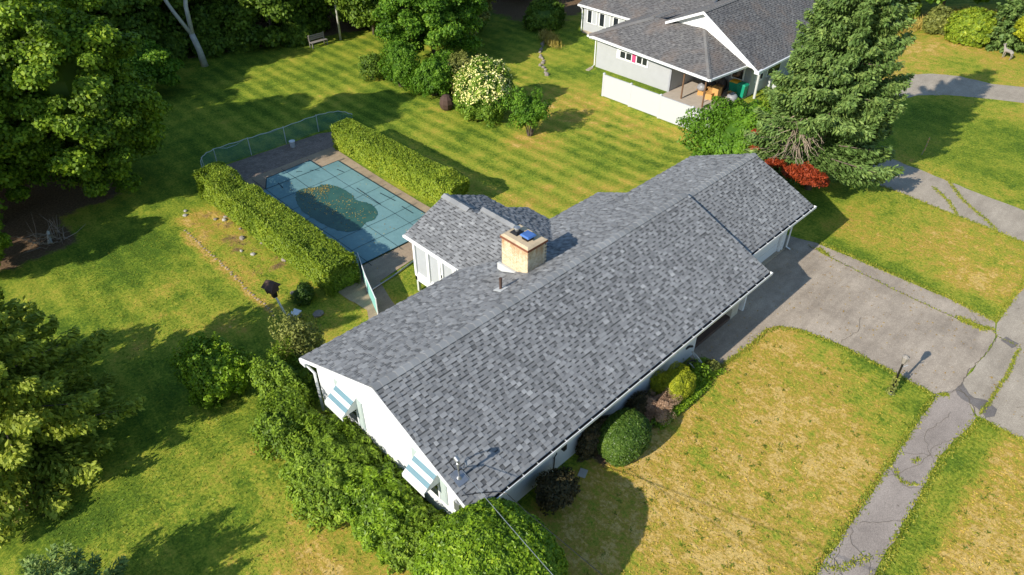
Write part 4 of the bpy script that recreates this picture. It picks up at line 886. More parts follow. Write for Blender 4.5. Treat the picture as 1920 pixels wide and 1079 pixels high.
# wing eave gutter
def bar(a, b, w_, h, m_, nm, par):
    a, b = Vector(a), Vector(b); D = (b-a).normalized(); s = D.cross(Vector((0,0,1))).normalized()*w_/2; q = MB()
    q.prism([a-s, b-s, b+s, a+s], [x+Vector((0,0,h)) for x in (a-s, b-s, b+s, a+s)], m_); return q.build(nm, m_, par)
bar(NW+Vector((-.06,.1,-.15)), SW+Vector((-.06,-.06,-.15)), .1, .13, M_TRIM, 'gutter', nh); bar(SW+Vector((0,-.06,-.15)), SE+Vector((0,-.06,-.15)), .1, .13, M_TRIM, 'gutter', nh); bar((36.9,12.49,1.35), (62,12.49,1.35), .1, .13, M_TRIM, 'gutter', nh)
for p, nm, mm, rr in (((34.47,16.6),'post',M_WOOD,.06),((34.30,14.75),'post',M_WOOD,.06),((38.3,13.1),'post',M_TRIMG,.09)):
    m = MB(); m.tube([(p[0],p[1],-1.1),(p[0],p[1],1.36)], rr, mm, 8); setp(m.build(nm, mm, nh), 'white round corner post' if mm is M_TRIMG else None)
m = MB(); m.box((33.6,13.6,-1.1),(38.2,17.95,-.93), M_GREYP); m.build('patio_slab', M_GREYP, nh)
for y in (16.6,15.1): m = MB(); m.box((34.9,y,-.928),(38.1,y+.05,-.918), M_CRACK); m.build('slab_joint', M_CRACK, nh)
for x0,x1 in ((38.9,39.9),(40.4,42.3),(43.4,45.3)):
    m = MB(); m.box((x0,13.55,-.2),(x1,13.60,1.1), M_TRIM); wn = m.build('window', M_TRIM, nh); q = MB(); q.box((x0+.1,13.538,-.1),(x1-.1,13.549,1.0), M_GLASS); q.build('pane', M_GLASS, wn)
m = MB(); m.box((38.14,14.1,.0),(38.19,15.1,1.1), M_TRIM); wn = m.build('window', M_TRIM, nh); q = MB(); q.box((38.13,14.2,.1),(38.139,15.0,1.0), M_GLASS); q.build('pane', M_GLASS, wn)
# far wing
fw_ = [(39.75,31.0,1.37),(39.75,20.5,1.37),(45.2,20.5,3.7),(45.2,31.0,3.7)]; fw2 = [(50.6,20.5,1.37),(50.6,31.0,1.37),(45.2,31.0,3.7),(45.2,20.5,3.7)]
m = MB(); slab(m, fw_, .16, M_SHN, M_TRIM); slab(m, fw2, .16, M_SHN, M_TRIM); r = m.build('roof', M_SHN, nh); shingle_roof(r, [fw_, fw2], M_SHN, 0, seed=13, sc=1.3, expo=.17)
m = MB(); m.box((40.05,24.8,-.75),(40.2,30.6,1.45), M_GREY); m.box((40.2,30.45,-.75),(50.2,30.6,1.45), M_GREY); m.build('far_wing_wall', M_GREY, nh)
m = MB(); m.box((40.0,24.8,-1.2),(40.18,30.62,-.75), M_CONC); m.build('foundation', M_CONC, nh)
for y0,y1 in ((29.15,30.15),(27.75,28.85),(26.3,27.4),(25.0,25.9)):
    m = MB(); m.box((40.0,y0-.05,-.05),(40.05,y1+.05,1.08), M_TRIM); wn = m.build('window', M_TRIM, nh)
    for k in (0,1):
        h = (y1-y0)/2; q = MB(); q.box((39.988,y0+k*h+.05,.02),(39.999,y0+(k+1)*h-.05,1.0), M_GLASS if k else M_CURT); q.build('pane', M_GLASS, wn)
m = MB(); m.tube([(39.75,30.9,1.25),(39.9,30.75,1.05),(39.95,30.68,.9),(39.95,30.68,-.85)], .05, M_TRIM, 6); m.build('downspout', M_TRIM, nh)
bar((39.70,31.0,1.22),(39.70,25.2,1.22),.1,.13,M_TRIM,'gutter',nh)
m = MB(); m.box((42.6,16.9,4.0),(43.6,17.9,5.1), M_TRIM); m.build('chimney', M_TRIM, nh)
# clutter on the neighbour's patio
def carton(x, y, z, sx, sy, sz, rz, label, mm=M_CARD, name='cardboard_box', cat='box', grp='boxes piled on the patio', open_=True):
    t = thing(name, (x,y,z), label, cat, grp); m = MB(); m.box((x-sx/2,y-sy/2,z),(x+sx/2,y+sy/2,z+sz), mm, rz); m.build('box_body', mm, t)
    if open_:
        for s in (-1,1): q = MB(); q.prism([(x-sx/2,y+s*sy/2,z+sz),(x+sx/2,y+s*sy/2,z+sz),(x+sx/2,y+s*sy*.62,z+sz+.05),(x-sx/2,y+s*sy*.62,z+sz+.05)],[(x-sx/2,y+s*sy/2,z+sz+.012),(x+sx/2,y+s*sy/2,z+sz+.012),(x+sx/2,y+s*sy*.62,z+sz+.062),(x-sx/2,y+s*sy*.62,z+sz+.062)], mm); q.build('flap', mm, t)
PZ = -.928
carton(35.9,15.25,PZ,.55,.45,.40,.3,'low open cardboard box in front of the taller carton by the wooden patio post'); carton(36.3,14.95,PZ,.5,.5,.75,.15,'tall cardboard box beside the wooden patio post')
carton(36.55,15.5,PZ,.6,.5,.45,.7,'cardboard box behind the tall carton on the patio'); carton(37.15,14.25,PZ,.48,.40,.34,.2,'small open cardboard box next to the grey rubbish bag'); carton(36.1,16.1,PZ,.5,.4,.3,.5,'flat cardboard box under the wrapped plastic pile')
carton(37.2,15.3,PZ,.7,.55,.55,.4,'brown crate in the shade at the back of the patio', M_WOOD, 'wooden_crate', 'crate', open_=False)
def wheelie(x, y, z, lid, body, label, rz=0.):
    t = thing('wheeled_bin', (x,y,z), label, 'bin', 'bins on the patio'); m = MB(); a = .27; b = .32
    m.prism([(x-a*.8,y-b*.8,z+.08),(x+a*.8,y-b*.8,z+.08),(x+a*.8,y+b*.8,z+.08),(x-a*.8,y+b*.8,z+.08)],[(x-a,y-b,z+.92),(x+a,y-b,z+.92),(x+a,y+b,z+.92),(x-a,y+b,z+.92)], body); m.build('bin_body', body, t)
    m = MB(); m.prism([(x-a-.03,y-b-.04,z+.93),(x+a+.03,y-b-.04,z+.93),(x+a+.03,y+b+.04,z+.93),(x-a-.03,y+b+.04,z+.93)],[(x-a+.04,y-b+.05,z+1.02),(x+a-.04,y-b+.05,z+1.02),(x+a-.04,y+b-.05,z+1.02),(x-a+.04,y+b-.05,z+1.02)], lid); m.build('lid', lid, t)
    for s in (-1,1): q = MB(); q.tube([(x+s*a*.7,y+b*.8,z+.09),(x+s*(a*.7+.05),y+b*.8,z+.09)], .09, M_BLACK, 10); q.build('wheel', M_BLACK, t)
wheelie(37.75,14.45,PZ,M_BINY,M_BING,'green wheeled bin with an orange-yellow lid beside the all-green bin'); wheelie(37.65,13.80,PZ,M_BING,M_BING,'all-green wheeled bin nearest the white corner post')
def bag(x,y,z,r_,mm,label,nm='rubbish_bag'):
    L = Lump(10,.25,8); m = MB(); m.sphere((x,y,z+r_[2]*.8), r_, mm, 12, 8, lambda d: float(L(np.array([d]))[0])); m.tube([(x,y,z+r_[2]*1.6),(x,y,z+r_[2]*1.95)],[.05,.09], mm, 6); setp(m.build(nm, mm, None, True, origin=(x,y,z)), label, 'bag', 'bags on the patio')
bag(36.75,13.95,PZ,(.35,.4,.3),M_BAG,'crumpled grey rubbish bag between the boxes and the small carton'); bag(36.1,16.1,PZ+.3,(.30,.36,.26),M_BAG,'clear wrapped plastic pile on the flat box beside the patio wall','plastic_pile'); bag(37.3,16.2,PZ,(.45,.5,.42),M_CLUT,'dark rubbish bag deep in the shaded patio'); bag(37.7,15.4,PZ,(.35,.35,.5),M_CLUT,'small dark bag near the patio back wall')
m = MB(); m.box((40.3,12.7,-1.0),(40.9,13.3,-.1), M_VINYL, .2); m.box((40.35,12.75,-.1),(40.85,13.25,-.04), M_TRIMG, .2); setp(m.build('outdoor_unit', M_VINYL, origin=(40.6,13,-1)), 'white boxy outdoor unit standing under the grey house windows', 'outdoor unit')
# white vinyl fence
fen = thing('vinyl_fence', (31,16,-1), 'white vinyl panel fence in front of the grey house patio', 'fence')
fy = [20.85,18.42,15.9,13.35,10.9]; fx = [31.03,30.95,30.87,30.79,30.72]
for y, x in zip(fy, fx):
    m = MB(); m.box((x-.065,y-.065,-1.1),(x+.065,y+.065,.63), M_VINYL); p = m.build('fence_post', M_VINYL, fen); m = MB(); m.prism([(x-.085,y-.085,.63),(x+.085,y-.085,.63),(x+.085,y+.085,.63),(x-.085,y+.085,.63)],[(x-.02,y-.02,.70),(x+.02,y-.02,.70),(x+.02,y+.02,.70),(x-.02,y+.02,.70)], M_VINYL); m.build('post_cap', M_VINYL, p)
for i in range(4):
    m = MB(); m.box((fx[i+1]-.02+(.04),fy[i+1]+.066,-.93),(fx[i+1]+.06,fy[i]-.066,.52), M_VINYL); p = m.build('fence_panel', M_VINYL, fen)
    for zr in (-.95,.50): q = MB(); q.box((fx[i+1]+.0,fy[i+1]+.066,zr),(fx[i+1]+.08,fy[i]-.066,zr+.09), M_VINYL); q.build('rail', M_VINYL, p)

# ------------------------------------------------------------------ pool
sheet('pool_deck', [(5.0,14.5),(6.9,14.35),(8.07,14.5),(9.7,14.7),(13.0,14.6),(12.95,15.95),(5.0,15.95)], M_DECK, .02, wob=.0)
sheet('pool_deck', [(12.16,15.95),(12.95,15.95),(12.75,18),(12.75,21.5),(12.85,25),(12.95,27.6),(12.16,27.6)], M_DECK, .02, wob=.0)
sheet('pool_deck', [(5.0,15.95),(5.88,15.95),(5.88,27.6),(5.2,27.6)], M_DECK, .02, wob=.0)
sheet('pool_deck', [(5.88,25.76),(12.16,25.76),(12.16,27.6),(5.88,27.6)], M_DECK, .02, wob=.0)
sheet('brick_terrace', [(5.4,27.6),(12.95,27.6),(14.3,28.6),(14.3,29.3),(13.4,29.75),(11.9,29.85),(9.7,29.95),(7.6,30.05),(5.8,30.0)], M_PAVER, .02, wob=.02)
sheet('walkway', [(5.0,14.55),(6.9,14.4),(6.55,13.3),(6.3,12.4),(5.9,11.6),(5.3,11.0),(4.0,10.7),(3.6,11.1),(4.6,11.9),(5.2,13.0)], M_DECK, .024, wob=.03)
pool = thing('covered_pool', (9,20.8,-1), 'swimming pool under a taut teal safety cover holding a dark puddle', 'pool')
CXA, CXB, CYA, CYB = 5.9, 12.14, 15.98, 25.74
gx_ = np.linspace(CXA, CXB, 27); gy_ = np.linspace(CYA, CYB, 41)
PUD = [(8.47,24.4),(8.98,24.36),(9.6,23.9),(9.91,24.1),(10.42,23.41),(10.56,21.97),(10.26,21.25),(10.68,20.44),(10.54,19.38),(9.91,18.84),(9.37,19.04),(8.84,18.61),(8.16,18.81),(7.78,19.65),(7.6,21.0),(7.55,22.4),(7.9,23.6)]
def sag(x, y):
    a = max(0, 1-((x-9.1)/3.1)**2)*max(0, 1-((y-21.3)/4.6)**2); return -.93-.055*a
m = MB()
cols_ = [CXA]+[7.32,9.2,10.95]+[CXB]; rows_ = [CYA,17.3,18.6,20.02,21.42,22.8,24.25,CYB]
for i in range(len(cols_)-1):
    for j in range(len(rows_)-1):
        x0,x1,y0,y1 = cols_[i],cols_[i+1],rows_[j],rows_[j+1]; q = MB(); k = 4
        for a in range(k):
            for b in range(k):
                xa,xb,ya,yb2 = x0+(x1-x0)*a/k, x0+(x1-x0)*(a+1)/k, y0+(y1-y0)*b/k, y0+(y1-y0)*(b+1)/k
                q.poly([(xa,ya,sag(xa,ya)),(xb,ya,sag(xb,ya)),(xb,yb2,sag(xb,yb2)),(xa,yb2,sag(xa,yb2))], M_COVER)
        q.build('cover_panel', M_COVER, pool)
q = MB(); q.poly([(7.32,CYB,-.945),(10.98,CYB,-.945),(10.98,27.0,-.945),(8.0,26.86,-.945)], M_COVER); q.build('step_cover', M_COVER, pool)
def strap(pts, wd=.028):
    P = []
    for i in range(len(pts)-1):
        n_ = max(2, int(math.dist(pts[i],pts[i+1])/.4))
        for t in range(n_): f = t/n_; P.append((pts[i][0]+(pts[i+1][0]-pts[i][0])*f, pts[i][1]+(pts[i+1][1]-pts[i][1])*f))
    P.append(pts[-1]); q = MB()
    for a, b in zip(P[:-1], P[1:]):
        dx, dy = b[0]-a[0], b[1]-a[1]; L = math.hypot(dx,dy); ox, oy = -dy/L*wd/2, dx/L*wd/2
        f = lambda p: (sag(*p) if CXA <= p[0] <= CXB and CYA <= p[1] <= CYB else -.945)+.008
        q.poly([(a[0]-ox,a[1]-oy,f(a)),(b[0]-ox,b[1]-oy,f(b)),(b[0]+ox,b[1]+oy,f(b)),(a[0]+ox,a[1]+oy,f(a))], M_STRAP)
    q.build('strap', M_STRAP, pool)
for y in rows_[1:-1]: strap([(CXA,y-.02),(8,y+.03),(10,y-.02),(12.55,y+.02)])
for x in cols_[1:-1]: strap([(x,15.6),(x+.05,19),(x-.05,22),(x,25.7)]+([(x,27.3)] if x < 11 else []))
strap([(7.32,CYB),(10.98,CYB),(12.14,CYB),(12.6,CYB)],.05); strap([(12.14,CYA),(12.14,CYB)],.05); strap([(5.9,CYA),(12.14,CYA)],.06); strap([(7.32,CYB),(8.0,26.86),(10.98,27.0),(10.98,CYB)],.05)
for (x0,y0,x1,y1) in ((11.5,24.9,11.6,24.3),(10.3,25.9,10.7,25.5),(11.1,22.3,11.0,19.9),(11.7,20.9,11.8,19.6),(11.7,18.9,11.7,17.9),(9.6,26.3,9.9,26.1),(8.2,25.9,8.1,25.2)): strap([(x0,y0),((x0+x1)/2,(y0+y1)/2+.05),(x1,y1)], .06)
# puddle
import bmesh
def smooth(poly, k=3):
    for _ in range(k):
        o = []
        for i in range(len(poly)): a, b = poly[i], poly[(i+1)%len(poly)]; o += [(a[0]*.75+b[0]*.25,a[1]*.75+b[1]*.25),(a[0]*.25+b[0]*.75,a[1]*.25+b[1]*.75)]
        poly = o
    return poly
pp = [(x+random.uniform(-.035,.035), y+random.uniform(-.035,.035)) for x,y in smooth(PUD, 3)]; bm = bmesh.new(); bm.faces.new([bm.verts.new((x,y,0)) for x,y in pp]); 
for k in range(1, 40): bmesh.ops.bisect_plane(bm, geom=bm.verts[:]+bm.edges[:]+bm.faces[:], plane_co=(0,CYA+k*.25,0), plane_no=(0,1,0))
for k in range(1, 25): bmesh.ops.bisect_plane(bm, geom=bm.verts[:]+bm.edges[:]+bm.faces[:], plane_co=(CXA+k*.25,0,0), plane_no=(1,0,0))
for v in bm.verts: v.co.z = sag(v.co.x, v.co.y)+.012
for f in bm.faces:
    f.normal_update()
    if f.normal.z < 0: f.normal_flip()
me = bpy.data.meshes.new('puddle'); bm.to_mesh(me); bm.free(); me.materials.append(M_PUD); o = bpy.data.objects.new('puddle', me); C.objects.link(o); setp(o, 'dark green puddle of standing water in the middle of the pool cover', 'puddle')
LP = []
def inpoly(x, y, P):
    c = False
    for i in range(len(P)):
        (x0,y0),(x1,y1) = P[i], P[i-1]
        if (y0 > y) != (y1 > y) and x < (x1-x0)*(y-y0)/(y1-y0)+x0: c = not c
    return c
for cx_, cy_, s, n_ in ((9.0,24.0,.32,150),(9.75,23.5,.30,90),(9.2,23.3,.5,90),(9.3,21.6,.8,130),(9.4,19.9,.7,50),(8.6,22.3,.6,40)):
    for _ in range(n_):
        x, y = random.gauss(cx_, s), random.gauss(cy_, s*.7)
        if inpoly(x, y, pp): LP.append((x, y, sag(x,y)+.03))
for _ in range(220): x, y = random.uniform(5.8,12.8), random.uniform(14.8,30); LP.append((x, y, (sag(x,y) if CXA < x < CXB and CYA < y < CYB else -.965)+.02))
o = leafmesh('fallen_leaves', np.array(LP), np.tile([0,0,1.],(len(LP),1)), .06, .7, rng.random(len(LP)), L_LITTER, jit=.15); setp(o, 'yellow fallen leaves scattered over the pool cover and terrace', 'leaves', kind='stuff')
# bucket
m = MB(); m.tube([(11.2,29.3,-.98),(11.2,29.3,-.60)], [.14,.18], M_VINYL, 16); b_ = thing('bucket', (11.2,29.3,-.98), 'white plastic bucket standing on the brick terrace by the netting', 'bucket'); m.build('bucket_body', M_VINYL, b_)
m = MB(); m.tube([(11.2,29.3,-.60),(11.2,29.3,-.57)], .19, M_TRIM, 16); m.build('rim', M_VINYL, b_)
# green net fence with curved top rope
nf = thing('net_fence', (9,30.5,-1), 'sagging green mesh net fence curving round the far end of the pool terrace', 'fence')
NP = [(5.0,26.9),(5.15,28.3),(5.7,29.7),(6.7,30.25),(8.83,30.15),(11.16,30.02),(13.54,30.05),(14.9,29.6),(15.3,28.6)]
NP2 = []
for i in range(len(NP)-1):
    p0,p1,p2,p3 = [Vector(NP[max(0,min(len(NP)-1,i+k))]) for k in (-1,0,1,2)]
    for t in range(8): t /= 8; NP2.append(.5*((2*p1)+(p2-p0)*t+(2*p0-5*p1+4*p2-p3)*t*t+(3*p1-p0-3*p2+p3)*t**3))
NP2.append(Vector(NP[-1])); m = MB()
for i in range(len(NP2)-1):
    a, b = NP2[i], NP2[i+1]; za = .13-.05*math.sin(i*.9)**2; zb3 = .13-.05*math.sin((i+1)*.9)**2
    m.poly([(a.x,a.y,-1),(b.x,b.y,-1),(b.x,b.y,zb3),(a.x,a.y,za)], M_NET)
m.build('netting', M_NET, nf)
m = MB(); m.tube([(p.x,p.y,.14-.05*math.sin(i*.9)**2) for i, p in enumerate(NP2)], .02, M_TRIMG, 5, False); m.build('top_rope', M_TRIMG, nf)
m = MB(); m.tube([(6.9,30.3,.12),(7.5,30.25,-.08),(8.1,30.22,-.06),(8.6,30.2,.11)], .014, M_TRIMG, 5, False); m.tube([(9.4,30.2,.10),(10.3,30.12,.0),(11.1,30.05,.10)], .014, M_TRIMG, 5, False); m.build('loose_rope', M_TRIMG, nf)
for x,y in ((5.7,29.7),(6.7,30.25),(8.83,30.15),(11.16,30.02),(13.54,30.05)):
    m = MB(); m.tube([(x,y,-1.1),(x,y,.18)], .022, M_TRIMG, 6); m.build('fence_stake', M_TRIMG, nf)
gf = thing('screen_fence', (6,14,-1), 'low teal screen fence running from the near hedge end towards the house', 'fence')
for (a,b) in (((6.72,15.7),(6.0,14.1)),((6.0,14.1),(5.3,12.3))):
    m = MB(); q = [(a[0],a[1],-1),(b[0],b[1],-1),(b[0],b[1],.0),(a[0],a[1],.0)]; m.poly(q, M_NETS); m.poly([(x+.02,y,z) for x,y,z in reversed(q)], M_NETS); m.build('screen_panel', M_NETS, gf)
    m = MB(); m.tube([(a[0],a[1],.01),(b[0],b[1],.01)], .022, M_TRIM, 6); m.build('rail', M_TRIM, gf)
for x,y in ((6.72,15.7),(6.0,14.1),(5.3,12.3)): m = MB(); m.tube([(x,y,-1.1),(x,y,.05)], .028, M_TRIM, 6); m.build('fence_post', M_TRIM, gf)
m = MB(); m.tube([(6.1,14.0,-.93),(7.5,14.15,-.93),(9.0,14.45,-.93)], .035, M_GALV, 6); setp(m.build('pipe', M_GALV, origin=(7.5,14.1,-.95)), 'thin grey pipe lying across the grass beside the porch', 'pipe')

# ------------------------------------------------------------------ hedges
def hedge(name, path, wd, h, n, label, leaf=.10, bumps=30, m=L_HEDGE, grp='clipped hedges along the pool', yellow=0.):
    a, b = Vector(path[0]), Vector(path[1]); L = (b-a).length; D = (b-a)/L; S_ = Vector((-D.y, D.x)); c = (a+b)/2; t = thing(name, (c.x,c.y,-1), label, 'hedge', grp)
    u = rng.uniform(-L/2-.1, L/2+.1, n); s = rng.uniform(0, 1, n)*(2*h+wd+.0); 
    lx = np.where(s < h, -wd/2, np.where(s < h+wd, s-h-wd/2, wd/2)); lz = np.where(s < h, s, np.where(s < h+wd, h, 2*h+wd-s)); nx_ = np.where(s < h, -1., np.where(s < h+wd, 0, 1.)); nz_ = 1-np.abs(nx_)
    e = rng.random(n) < .10; ua = np.where(e, np.sign(rng.normal(size=n))*L/2, u); la = np.where(e, rng.uniform(-wd/2, wd/2, n), lx); za = np.where(e, rng.uniform(0,h,n), lz); ne = np.where(e, np.sign(ua), 0); nx_ = np.where(e, 0, nx_); nz_ = np.where(e, 0, nz_)
    # rounding of the box + lumps
    bc = np.column_stack([rng.uniform(-L/2,L/2,bumps), rng.uniform(-wd/2,wd/2,bumps), rng.uniform(h*.3,h,bumps)]); ba = rng.uniform(-.30,.30,bumps)
    P = np.column_stack([ua, la, za]); disp = sum(ba[i]*np.exp(-((P-bc[i])**2).sum(1)/.35) for i in range(bumps))
    b2 = np.column_stack([rng.uniform(-L/2,L/2,bumps*5), rng.uniform(-wd/2,wd/2,bumps*5), rng.uniform(0,h,bumps*5)]); disp = disp + sum(random.uniform(-.16,.12)*np.exp(-((P-b2[i])**2).sum(1)/.06) for i in range(bumps*5))
    edge = np.clip(np.abs(P[:,1])/(wd/2)-.55,0,1)*np.clip(P[:,2]/h-.6,0,1)*.9 + np.clip(np.abs(P[:,0])/(L/2)-.93,0,1)*np.clip(P[:,2]/h-.5,0,1)*2
    low = np.clip(.35-P[:,2]/h, 0, 1)*.35
    NN = np.column_stack([ne, nx_, nz_]); P = P + NN*(disp-edge*.35-low - .22*rng.random(n)**2)[:,None]; P[:,2] -= edge*.25
    W_ = np.column_stack([c.x+P[:,0]*D.x+P[:,1]*S_.x, c.y+P[:,0]*D.y+P[:,1]*S_.y, P[:,2]-1.0]); NW_ = np.column_stack([NN[:,0]*D.x+NN[:,1]*S_.x, NN[:,0]*D.y+NN[:,1]*S_.y, NN[:,2]+.35])
    tone = .45+rng.normal(0,.15,n)+disp*.5 + yellow*np.clip(1.0-P[:,2]/h,0,1)*.3
    leafmesh('foliage', W_, NW_, leaf, .55, tone, m, t, jit=.6)
    k = MB(); q = .84; h = h*.93; wd = wd*.93; k.prism([(c.x+D.x*i*L/2*.97+S_.x*j*wd/2*.8, c.y+D.y*i*L/2*.97+S_.y*j*wd/2*.8, -1) for i,j in ((-1,-1),(1,-1),(1,1),(-1,1))], [(c.x+D.x*i*L/2*.95+S_.x*j*wd/2*.62, c.y+D.y*i*L/2*.95+S_.y*j*wd/2*.62, h*.86-1) for i,j in ((-1,-1),(1,-1),(1,1),(-1,1))], m); k.t = [.1]*len(k.f); k.build('inner_foliage', m, t)  # core block toned dark, painting the shade within the hedge
    return t
hedge('hedge', ((13.75,16.4),(13.55,27.2)), 1.45, 1.75, 42000, 'tall clipped yew hedge on the far side of the pool beside the mown lawn', yellow=1.)
hedge('hedge', ((5.35,14.9),(5.10,27.6)), 1.75, 1.72, 60000, 'lumpy yew hedge on the near side of the pool above the stony bank', bumps=70)

# ------------------------------------------------------------------ lamp posts, birdhouse-like lantern, yard bits
lp = thing('lamp_post', (15.74,-5.82,0), 'black garden lamp post leaning beside the driveway with a vine at its foot', 'lamp post')
ax = Vector((-.13,.02,1.92)); b0 = Vector((15.74,-5.82,0)); P_ = lambda t: tuple(b0+ax*t)
m = MB(); m.tube([P_(0),P_(.84)], [.045,.035], M_BLACK, 8); m.build('pole', M_BLACK, lp)
m = MB(); m.tube([P_(0),P_(.06)], [.09,.07], M_GALV, 10); m.build('base_collar', M_GALV, lp)
m = MB(); q = Vector(P_(.84)); m.tube([q, q+Vector((0,0,.06)), q+Vector((0,0,.32)), q+Vector((0,0,.34)), q+Vector((0,0,.42))], [.03,.075,.125,.14,.03], M_GREYWOOD, 6); m.build('lantern', M_GREYWOOD, lp)
m = MB(); m.tube([Vector(P_(.74)), Vector(P_(.74))+Vector((.30,-.12,0))], .014, M_VINYL, 5); m.build('arm', M_VINYL, lp)
n = 260; tt = rng.random(n)*.5; an = rng.random(n)*6.28; rr = .07+.10*rng.random(n)*(1-tt)
Pv = np.column_stack([b0.x+ax.x*tt-.05+np.cos(an)*rr, b0.y+ax.y*tt+np.sin(an)*rr, ax.z*tt+.03]); leafmesh('vine', Pv, rdir(n), .09, .6, .5+rng.normal(0,.25,n), L_OLIVE, lp)
bl_ = thing('bird_house_pole', (2.34,14.92,-1), 'dark shingled birdhouse on a leaning white pole beside the stony bank', 'birdhouse')
b0 = Vector((2.34,14.92,G(2.34,14.92))); ax = Vector((-.30,.10,1.55)); P_ = lambda t: b0+ax*t
m = MB(); m.tube([P_(.0),P_(1.)], .045, M_TRIM, 8); m.build('pole', M_TRIM, bl_)
m = MB(); q = P_(1.); m.box((q.x-.10,q.y-.10,q.z-.12),(q.x+.10,q.y+.10,q.z+.12), M_BLACK); m.build('bracket', M_BLACK, bl_)
q = P_(1.12)
m = MB(); m.box((q.x-.20,q.y-.20,q.z),(q.x+.20,q.y+.20,q.z+.30), M_BROWNW, .3); m.build('house_box', M_BROWNW, bl_)
m = MB(); c_, s_ = math.cos(.3), math.sin(.3); f = lambda x,y,z: (q.x+x*c_-y*s_, q.y+x*s_+y*c_, q.z+z)
m.prism([f(-.30,-.30,.28),f(.30,-.30,.28),f(.30,.30,.28),f(-.30,.30,.28)],[f(-.05,-.24,.50),f(.05,-.24,.50),f(.05,.24,.50),f(-.05,.24,.50)], M_BROWNW); m.build('house_roof', M_BROWNW, bl_)
for dx, dy in ((-.16,-.16),(.16,-.16),(-.16,.16),(.16,.16)): m = MB(); m.tube([f(dx,dy,0),f(dx,dy,-.12)], .02, M_BROWNW, 5); m.build('leg', M_BROWNW, bl_)
m = MB(); m.box((2.42,14.6,-.99),(2.85,14.95,-.72), M_GALV, .4); m.box((2.40,14.58,-.72),(2.87,14.97,-.68), M_TRIM, .4); setp(m.build('ground_box', M_GALV, origin=(2.6,14.8,-1)), 'small grey metal box on the ground at the foot of the birdhouse pole', 'box')
# bench
be = thing('garden_bench', (22.16,43.4,-1), 'small weathered wooden garden bench at the wood edge', 'bench'); bz = -1
import itertools
m = MB(); [m.box((21.4,43.3+k*.14,bz+.42),(22.9,43.42+k*.14,bz+.45), M_GREYWOOD) for k in range(3)]; m.build('seat', M_GREYWOOD, be)
for k in range(3): m = MB(); m.box((21.4,43.76,bz+.55+k*.14),(22.9,43.79,bz+.66+k*.14), M_GREYWOOD); m.build('back_slat', M_GREYWOOD, be)
for x,y in itertools.product((21.45,22.8),(43.3,43.72)): m = MB(); m.box((x,y,bz),(x+.07,y+.07,bz+(.42 if y < 43.5 else .98)), M_GREYWOOD); m.build('leg', M_GREYWOOD, be)
# rocks
def rock(x, y, r_, mm, label, grp, z=None, flat=.55):
    L = Lump(8,.35,5); bz = G(x,y) if z is None else z; m = MB(); a = random.uniform(.7,1.2); rz = random.random()*3.1
    def fn(d):
        e = (d[0]*math.cos(rz)-d[1]*math.sin(rz)); return float(L(np.array([d]))[0])*(1+.2*e)
    m.sphere((x,y,bz+r_*flat*.35), (r_*a, r_, r_*flat), mm, 7, 5, fn); setp(m.build('rock', mm, origin=(x,y,bz)), label, 'rock', grp)
gR = 'stones scattered on the bank beside the near hedge'
for i,(x,y,r_,lb,mm) in enumerate([(3.06,26.8,.13,'upper white stone of the pair in the shade left of the hedge end',M_ROCKL),(2.89,26.37,.14,'lower white stone of the pair in the shade left of the hedge end',M_ROCKL),(3.86,24.89,.13,'grey stone at the shadow edge on the bank top',M_ROCK),(4.14,24.48,.16,'wide pale stone at the shadow edge beside the hedge',M_ROCKL),(4.36,24.75,.10,'small pale stone touching the wide stone near the hedge',M_ROCKL),
    (4.36,23.11,.10,'small pink-grey stone on the bare earth top',M_ROCK),(3.97,22.25,.18,'flat grey slab stone in the middle of the bare earth',M_ROCK),(4.6,21.9,.15,'tan stone against the hedge foot on bare earth',M_ROCK),(4.55,21.1,.14,'tan stone lower down at the hedge foot',M_ROCK),(3.39,21.22,.11,'white angular stone on the bank grass',M_ROCKL),(3.68,20.56,.17,'long pale stone below the white angular stone',M_ROCKL),(4.54,19.0,.24,'largest rounded tan boulder near the hedge',M_ROCK),(3.49,16.44,.15,'round tan stone just right of the birdhouse',M_ROCK),(4.75,16.9,.11,'white chip of stone near the hedge end',M_ROCKL),(4.95,15.3,.25,'broad grey rock half under the hedge end',M_ROCK),(3.5,14.3,.28,'long brown rock lying in shade by the pole',M_ROCK)]):
    rock(x,y,r_*.9,mm,lb,gR)
# retaining edge: low run of stones half buried, countable ones in view
lbl = ['topmost','second','third','fourth','fifth','sixth','seventh','eighth','ninth','tenth','eleventh','twelfth','thirteenth','fourteenth']
m = MB(); ed = [(2.23,25.0),(2.20,22.5),(2.2,21.2),(2.14,19.5),(2.08,17.8),(2.11,16.2),(1.99,15.6)]
P = ribbon(ed, 0, .05, .22)
for x,y in P:
    L = Lump(6,.3,4); m.sphere((x,y,-.99), (random.uniform(.05,.10),random.uniform(.05,.08),random.uniform(.02,.035)), M_DECK, 6, 4, lambda d: float(L(np.array([d]))[0]))
setp(m.build('stone_edging', M_ROCK, origin=(2.1,20,-1)), 'line of small half-buried stones edging the bank above the lawn', 'edging', kind='stuff')
